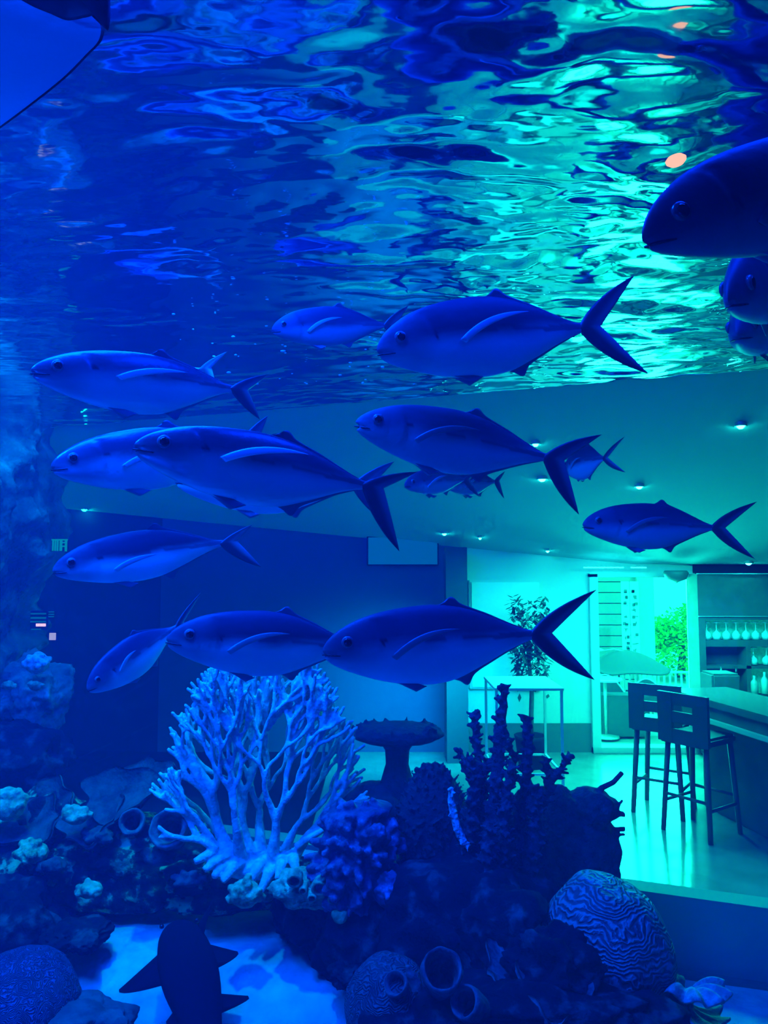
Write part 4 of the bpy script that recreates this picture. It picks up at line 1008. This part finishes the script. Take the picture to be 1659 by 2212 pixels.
# near-pane reflections of lit signs, built as glowing boards by the rock wall
def sign(px, py, w, h, Y, label, rows, name='sign_reflection'):
    s = Y / F; c = P(px, py, Y); root = empty(name, c, label, 'reflection')
    box('reflection_board', (0, .02, 0), (w * s, .02, h * s), M_DARKW, root)
    for (dx, dy, ww, hh, g) in rows: box('reflection_mark', (dx * s, .004, -dy * s), (ww * s, .012, hh * s), g, root)
Gg = glow('reflection_green', (.02, .5, .4), .55); Gp = glow('reflection_pink', (300, .75, .95), 1); Gt = glow('reflection_teal', (.02, .4, .55), .3)
sign(128, 1178, 34, 26, 5.55, 'reflection of a small square green sign with upright strokes', [(0, -12, 34, 3, Gg)] + [(-14 + 5 * k, 0, 2.6, 24, Gg) for k in range(3)] + [(3, 0, 5, 24, Gg), (14, 0, 4, 26, Gg), (8, 2, 8, 3, Gg), (8, -6, 8, 3, Gg)])
sign(82, 1340, 36, 40, 5.35, 'reflection of a dim lit board with stacked lines and one pinkish bar', [(0, -14, 32, 3, Gt), (0, -5, 32, 4, Gt), (0, 3, 32, 3, Gt), (6, 10, 20, 6, Gp), (-4, 19, 20, 2, Gt)])
sign(110, 1326, 14, 14, 5.4, 'reflection of a tiny three line lit label beside the stacked line board', [(0, -4, 12, 2, Gt), (0, 1, 12, 2, Gt), (0, 6, 12, 2, Gt)])
sign(113, 1375, 16, 18, 5.4, 'reflection of a small pale pink lit square below the stacked line board', [(0, 0, 13, 15, glow('reflection_pale', (110, .4, .6), 1))])
# added glowing body, stands in for an orange reflection on the near acrylic
o = lathe('orange_glint', [(.0, -.03), (.022, -.026), (.034, -.01), (.036, .005), (.026, .02), (0, .024)], glow('warm_glint', (11, .62, .42), 1.0), None, 20); o.location = P(1460, 346, 1.85); o.scale = (.75, .6, .5); o.rotation_euler = (0, math.radians(-12), 0)
setp(o, 'peach orange glowing glint before the green ripples', 'lamp')

# ------------------------------------------------------------------ terrace outside
M_DECK = mat('terrace_deck', (.35, .37, .35), rough=.7); M_RAIL = mat('rail_white', (.7, .75, .72), rough=.5)
setp(obj('ground', pymesh('ground', [(-2, DY, FLOOR_Z - .03), (14, DY, FLOOR_Z - .03), (20, 26, FLOOR_Z - .03), (-2, 26, FLOOR_Z - .03)], [(0, 1, 2, 3)]), M_DECK, smooth=False), kind='structure')
Y = 13.5
h_ = empty('clapboard_house', (X_at(1330, Y), Y, FLOOR_Z), 'house wall of broad horizontal boards outside the doorway', 'building')
M_SID = mat('siding_paint', (.38, .45, .42), rough=.8); M_GAP = mat('siding_shadow_gap', (.12, .15, .14), rough=.9)
x0, x1 = X_at(1262, Y) - h_.location.x, X_at(1398, Y) - h_.location.x
bm = bmesh.new(); pitch = 23 / F * Y
for k in range(14):
    z = k * pitch; add_box(bm, ((x0 + x1) / 2, .1, z + pitch * .46), (x1 - x0, .2, pitch * .92))
    bmv = None
obj('siding', bm, M_SID, h_, smooth=False); box('wall_core', ((x0 + x1) / 2, .16, pitch * 7), (x1 - x0 - .02, .2, pitch * 14), M_GAP, h_)
box('corner_board', (x1 - .08, -.02, pitch * 7), (.3, .1, pitch * 14), mat('corner_paint', (.5, .6, .56), rough=.8), h_)
# tall white banners with unreadable letters
for q, (pa, pb) in enumerate(((1339, 1356), (1358, 1376))):
    Y = 13.2; bx0, bx1 = X_at(pa, Y), X_at(pb, Y); z1, z0 = Z_at(1256, Y), Z_at(1418, Y); c = Vector(((bx0 + bx1) / 2, Y, (z0 + z1) / 2))
    root = empty('banner', c, ('tall narrow white banner with dark letters, beside the house boards', 'tall narrow white banner with dark letters, beside the tree')[q], 'banner')
    box('cloth', (0, 0, 0), (bx1 - bx0, .02, z1 - z0), mat('banner_white%d' % q, (.95, 1, .98), rough=.8), root)
    rnd = random.Random(q + 3); bm = bmesh.new(); y_ = 14
    for k in range(11):
        if rnd.random() < .22: continue
        zz = (z1 - z0) / 2 - (.17 + k * .112)
        for t in range(3): add_box(bm, (rnd.uniform(-.035, .035), -.014, zz + rnd.uniform(-.03, .03)), (rnd.choice((.012, .05)), .008, rnd.choice((.05, .012))))
    obj('lettering', bm, mat('letter_ink%d' % q, (.05, .25, .25)), root, smooth=False)
# tree
def tree():
    Y = 15.0; c = Vector((X_at(1462, Y), Y, FLOOR_Z)); root = empty('tree', c, 'bright sunlit green tree outside the doorway', 'tree'); rnd = random.Random(4)
    tube('trunk', [(0, 0, 0), (.05, 0, .5), (0, 0, 1.0)], [.09, .07, .05], M_BAR, root)
    bm = bmesh.new()
    for (cx, cz, rx, rz_) in ((.0, .55, .95, .55), (.35, .95, .75, .5), (.55, 1.25, .5, .35), (-.45, .85, .5, .35)):
        for k in range(1500):
            d = Vector((rnd.gauss(0, 1), rnd.gauss(0, 1), rnd.gauss(0, 1))).normalized() * rnd.random() ** .3
            q = Vector((cx + d.x * rx, d.y * rx * .8, cz + d.z * rz_ + .0))
            a = Vector((rnd.uniform(-1, 1), rnd.uniform(-1, 1), rnd.uniform(-.6, .6))).normalized() * .10; b = a.cross(Vector((rnd.uniform(-1, 1), rnd.uniform(-1, 1), 1))).normalized() * .03
            bm.faces.new([bm.verts.new(x) for x in (q, q + a * .5 + b, q + a, q + a * .5 - b)])
    obj('foliage', bm, mat('bright_leaf', rough=.6, noise_s=3, cols=[(.10, .55, .02), (.25, 1.0, .05)]), root)
tree()
# railing
Y = 11.5; rl = empty('railing', (X_at(1380, Y), Y, FLOOR_Z), 'white picket railing along the terrace edge', 'railing')
x0, x1 = X_at(1262, Y) - rl.location.x, X_at(1530, Y) - rl.location.x; zt_ = Z_at(1452, Y) - FLOOR_Z; zb_ = Z_at(1500, Y) - FLOOR_Z
box('top_rail', ((x0 + x1) / 2, 0, zt_), (x1 - x0, .05, .028), M_RAIL, rl); box('bottom_rail', ((x0 + x1) / 2, 0, .05), (x1 - x0, .05, .03), M_RAIL, rl)
for k in range(22):
    box('picket', (x0 + (x1 - x0) * (k + .5) / 22, 0, (zt_ + .05) / 2), (.026, .026, zt_ - .05), M_RAIL, rl)
# umbrella
Y = 10.9; ub = empty('patio_umbrella', (X_at(1330, Y), Y, FLOOR_Z), 'grey domed patio umbrella with a pale rim, half folded', 'umbrella')
M_UM = mat('umbrella_cloth', (.09, .15, .15), rough=.8)
zt_ = Z_at(1403, Y) - FLOOR_Z; zb_ = Z_at(1449, Y) - FLOOR_Z
V = []; nu, nv = 40, 14
for lay in (0, .012):
    for i in range(nv):
        t = i / (nv - 1); r = .62 * t; z = zb_ + (zt_ - zb_) * math.cos(t * 1.5) ** 1.0
        for k in range(nu): a = 2 * math.pi * k / nu; V.append(Vector((r * math.cos(a) * (1.15 if math.cos(a) > 0 else .62), r * math.sin(a) * .9, z - lay + .02 * math.cos(4 * a) * t)))
n = nu * nv; Fc = grid_faces(nv, nu, True) + [tuple(q + n for q in f)[::-1] for f in grid_faces(nv, nu, True)] + [((nv - 1) * nu + k, (nv - 1) * nu + (k + 1) % nu, n + (nv - 1) * nu + (k + 1) % nu, n + (nv - 1) * nu + k) for k in range(nu)]
obj('canopy', pymesh('canopy', V, Fc), M_UM, ub); tube('pole', [(0, 0, 0), (0, 0, zt_)], .02, M_METAL, ub)
tube('pale_rib', [(-.36, -.1, zt_ - .02), (-.1, -.1, zt_ + .015), (.3, -.05, zt_ - .07), (.72, 0, zb_ + .01)], .008, M_RAIL, ub, 6)
lathe('finial', [(.0, .0), (.05, .01), (.06, .03), (.0, .05)], mat('finial_white', (1, 1, 1), emit=None), ub, 12, (-.3, -.1, zt_ - .02))
# round table
Y = 9.75; tb = empty('round_table', (X_at(1300, Y), Y, FLOOR_Z), 'small round white table just outside the doorway', 'table')
zt_ = Z_at(1467, Y) - FLOOR_Z
lathe('table_top', [(.215, -.012), (.22, 0), (.215, .012), (0, .012)], mat('table_white', (.9, .95, .93), rough=.3), tb, 32, (0, 0, zt_)); tube('pedestal', [(0, 0, .03), (0, 0, zt_ - .012)], .022, M_METAL, tb); lathe('foot', [(.17, 0), (.16, .02), (.03, .04), (0, .04)], M_METAL, tb, 24)
# rounded outdoor chairs
def ochair(x, y, rz_, label, col):
    root = empty('terrace_chair', (x, y, FLOOR_Z), label, 'chair', 'round backed chairs on the terrace'); root.rotation_euler = (0, 0, rz_); M_ = mat('chair_mesh', col, rough=.6)
    box('seat', (0, 0, .42), (.52, .46, .04), M_, root, bev=.015)
    pts = [(-.3 + .6 * k / 12, .22, .40 + .30 * math.sin(math.pi * k / 12)) for k in range(13)]
    tube('back_frame', pts, .012, M_RAIL, root, 6)
    V = [Vector(p) for p in pts] + [Vector((p[0], .2, .42)) for p in pts] + [Vector((p[0], .23, p[2])) for p in pts] + [Vector((p[0], .21, .42)) for p in pts]
    Fc = [(k, k + 1, 13 + k + 1, 13 + k) for k in range(12)] + [(26 + k, 26 + k + 1, 39 + k + 1, 39 + k)[::-1] for k in range(12)]
    obj('backrest', pymesh('backrest', V, Fc), M_, root, smooth=False)
    for sx in (-1, 1):
        for sy in (-1, 1): tube('leg', [(sx * .24, sy * .2, 0), (sx * .22, sy * .18, .41)], .012, M_RAIL, root, 6)
ochair(X_at(1375, 10.2), 10.2, math.radians(180), 'round backed dark chair in the middle of the terrace', (.06, .14, .14))
ochair(X_at(1300, 10.5), 10.6, math.radians(170), 'round backed dark chair behind the small white table', (.06, .14, .14))
o = box('terrace_planter', (X_at(1335, 9.9), 9.9, FLOOR_Z + .26), (.62, .3, .52), mat('planter_dark', (.05, .12, .13), rough=.7), bev=.01); setp(o, 'dark long planter box beside the small white table', 'planter')
# ------------------------------------------------------------------ light
def area(name, loc, target, size, power, col, spread=180, shape='RECTANGLE'):
    l = bpy.data.lights.new(name, 'AREA'); l.energy = power; l.color = col; l.shape = shape; l.size = size[0]; l.size_y = size[1]; l.spread = math.radians(spread)
    o = bpy.data.objects.new(name, l); COL.objects.link(o); o.location = loc
    o.rotation_euler = (Vector(target) - Vector(loc)).to_track_quat('-Z', 'Y').to_euler(); return o
BLUE = (0.0, .028, 1.0); AZ = (0.01, .09, 1.0)
area('tank_or_fill_lamp', (-1.3, 2.2, 2.7), (-1.3, 2.4, 0), (1.6, 1.2), 760, (0, .045, 1))
area('tank_or_fill_lamp', (1.2, 2.0, 2.7), (1.1, 2.4, 0), (1.4, 1.0), 130, BLUE)
area('tank_or_fill_lamp', (-1.2, 3.7, 2.7), (-1.2, 3.8, 0), (1.2, 1.0), 180, AZ)
area('belly_fill', (-1.2, -2.2, -1.2), (-.8, 3, .2), (3.0, 1.6), 70, BLUE)  # unseen lamp added behind the camera to lift the fish bellies
def spot(name, loc, target, power, col, ang, blend=.5):
    l = bpy.data.lights.new(name, 'SPOT'); l.energy = power; l.color = col; l.spot_size = math.radians(ang); l.spot_blend = blend; l.shadow_soft_size = .08
    o = bpy.data.objects.new(name, l); COL.objects.link(o); o.location = loc; o.rotation_euler = (Vector(target) - Vector(loc)).to_track_quat('-Z', 'Y').to_euler()
spot('reef_fill_spot', (-.9, 3.4, 2.5), tuple(P(540, 1825, 4.1)), 1000, (.12, .36, 1.0), 22, 1.0)  # unseen spot added to brighten the pale branching coral
spot('reef_fill_spot', (-1.6, 3.2, 2.5), tuple(P(100, 1820, 4.4)), 480, (.5, .9, .45), 26)  # unseen greenish spot added to bring out the yellow tufts
spot('ray_belly_fill', (-1.3, -2.7, -1.2), tuple(P(20, 120, 1.25)), 520, (0, .07, 1), 22)  # unseen spot added only to brighten the stingray's belly
area('tank_or_fill_lamp', (-2.6, 1.6, 2.6), (-3.0, 2.6, 0), (.8, .8), 560, (0, .09, 1))  # extra lamp added to light the rock wall and its surface reflection
spot('reef_fill_spot', (.9, 2.2, 2.5), tuple(P(1290, 2045, 3.5)), 200, AZ, 10)  # unseen narrow spot added for the brain coral highlight
area('wall_fill', (.6, 7.4, -.7), (.1, 8.9, -1.7), (1.2, .5), 55, (.03, .6, 1.0), 90)  # unseen light added to grade the dark wall
area('tank_or_fill_lamp', (-2.1, 5.0, 2.6), (-2.9, 5.9, .2), (.7, .7), 170, (0, .2, 1))  # extra lamp added to brighten the far end of the rock wall
# daylight fill and room light
area('daylight_fill', (3.05, 9.5, -.9), (2.4, 6.0, -1.2), (1.3, 1.7), 210, (.75, 1.0, .68))  # area lamp added outside the doorway to boost the daylight
area('room_light', (2.6, 7.2, .2), (2.6, 7.2, -2), (2.2, 1.4), 230, (.8, 1.0, .8))
sun = bpy.data.lights.new('sun', 'SUN'); sun.energy = 5; sun.angle = math.radians(1); so = bpy.data.objects.new('sun', sun); COL.objects.link(so)
so.rotation_euler = Vector((-.15, -.75, -1)).to_track_quat('-Z', 'Y').to_euler(); so.rotation_euler = Vector((-.5, .35, -1)).to_track_quat('-Z', 'Y').to_euler()
w = bpy.data.worlds.new('sky'); SC.world = w; w.use_nodes = True
bg = w.node_tree.nodes['Background']; bg.inputs[0].default_value = (.65, 1.0, .6, 1); bg.inputs[1].default_value = 4.5

# ------------------------------------------------------------------ hall above and behind the tank
M_HALL = mat('hall_ceiling_dark', (.02, .03, .05), rough=.9)
setp(box('ceiling_hall', (0, .2, 3.2), (16, 11.5, .2), M_HALL), kind='structure')
setp(box('wall_hall', (0, -4.2, 0), (16, .2, 6.6), M_HALL), kind='structure')
setp(box('wall_hall_left', (-7.6, 1, 0), (.2, 10.4, 6.6), M_HALL), kind='structure')
setp(box('wall_hall_right', (6.9, -.1, 0), (.2, 8.4, 6.6), M_HALL), kind='structure')
setp(pane_box('wall_hall_far', -7, 7.5, .1, .15, 1.6, 3.3, M_HALL), kind='structure')
setp(box('floor_hall', (0, 0, -2.75), (15, 12, .2), M_HALL), kind='structure')

cam = bpy.data.cameras.new('camera'); co = bpy.data.objects.new('camera', cam); COL.objects.link(co); SC.camera = co
cam.sensor_fit = 'HORIZONTAL'; cam.sensor_width = 36; cam.lens = F * 36 / 1659; cam.clip_start = .02
co.rotation_euler = (math.pi / 2 + TH, 0, 0)
SC.view_settings.view_transform = 'Standard'; SC.view_settings.look = 'None'; SC.view_settings.exposure = 0; SC.view_settings.gamma = 1; SC.view_settings.use_curve_mapping = False
cy = SC.cycles
cy.use_adaptive_sampling = True; cy.adaptive_threshold = .09; cy.adaptive_min_samples = 16; cy.max_bounces = 6; cy.diffuse_bounces = 3; cy.glossy_bounces = 4; cy.transmission_bounces = 4; cy.volume_bounces = 0; cy.transparent_max_bounces = 14
cy.caustics_reflective = False; cy.caustics_refractive = False; cy.use_denoising = True; cy.sample_clamp_indirect = 4; cy.use_light_tree = True
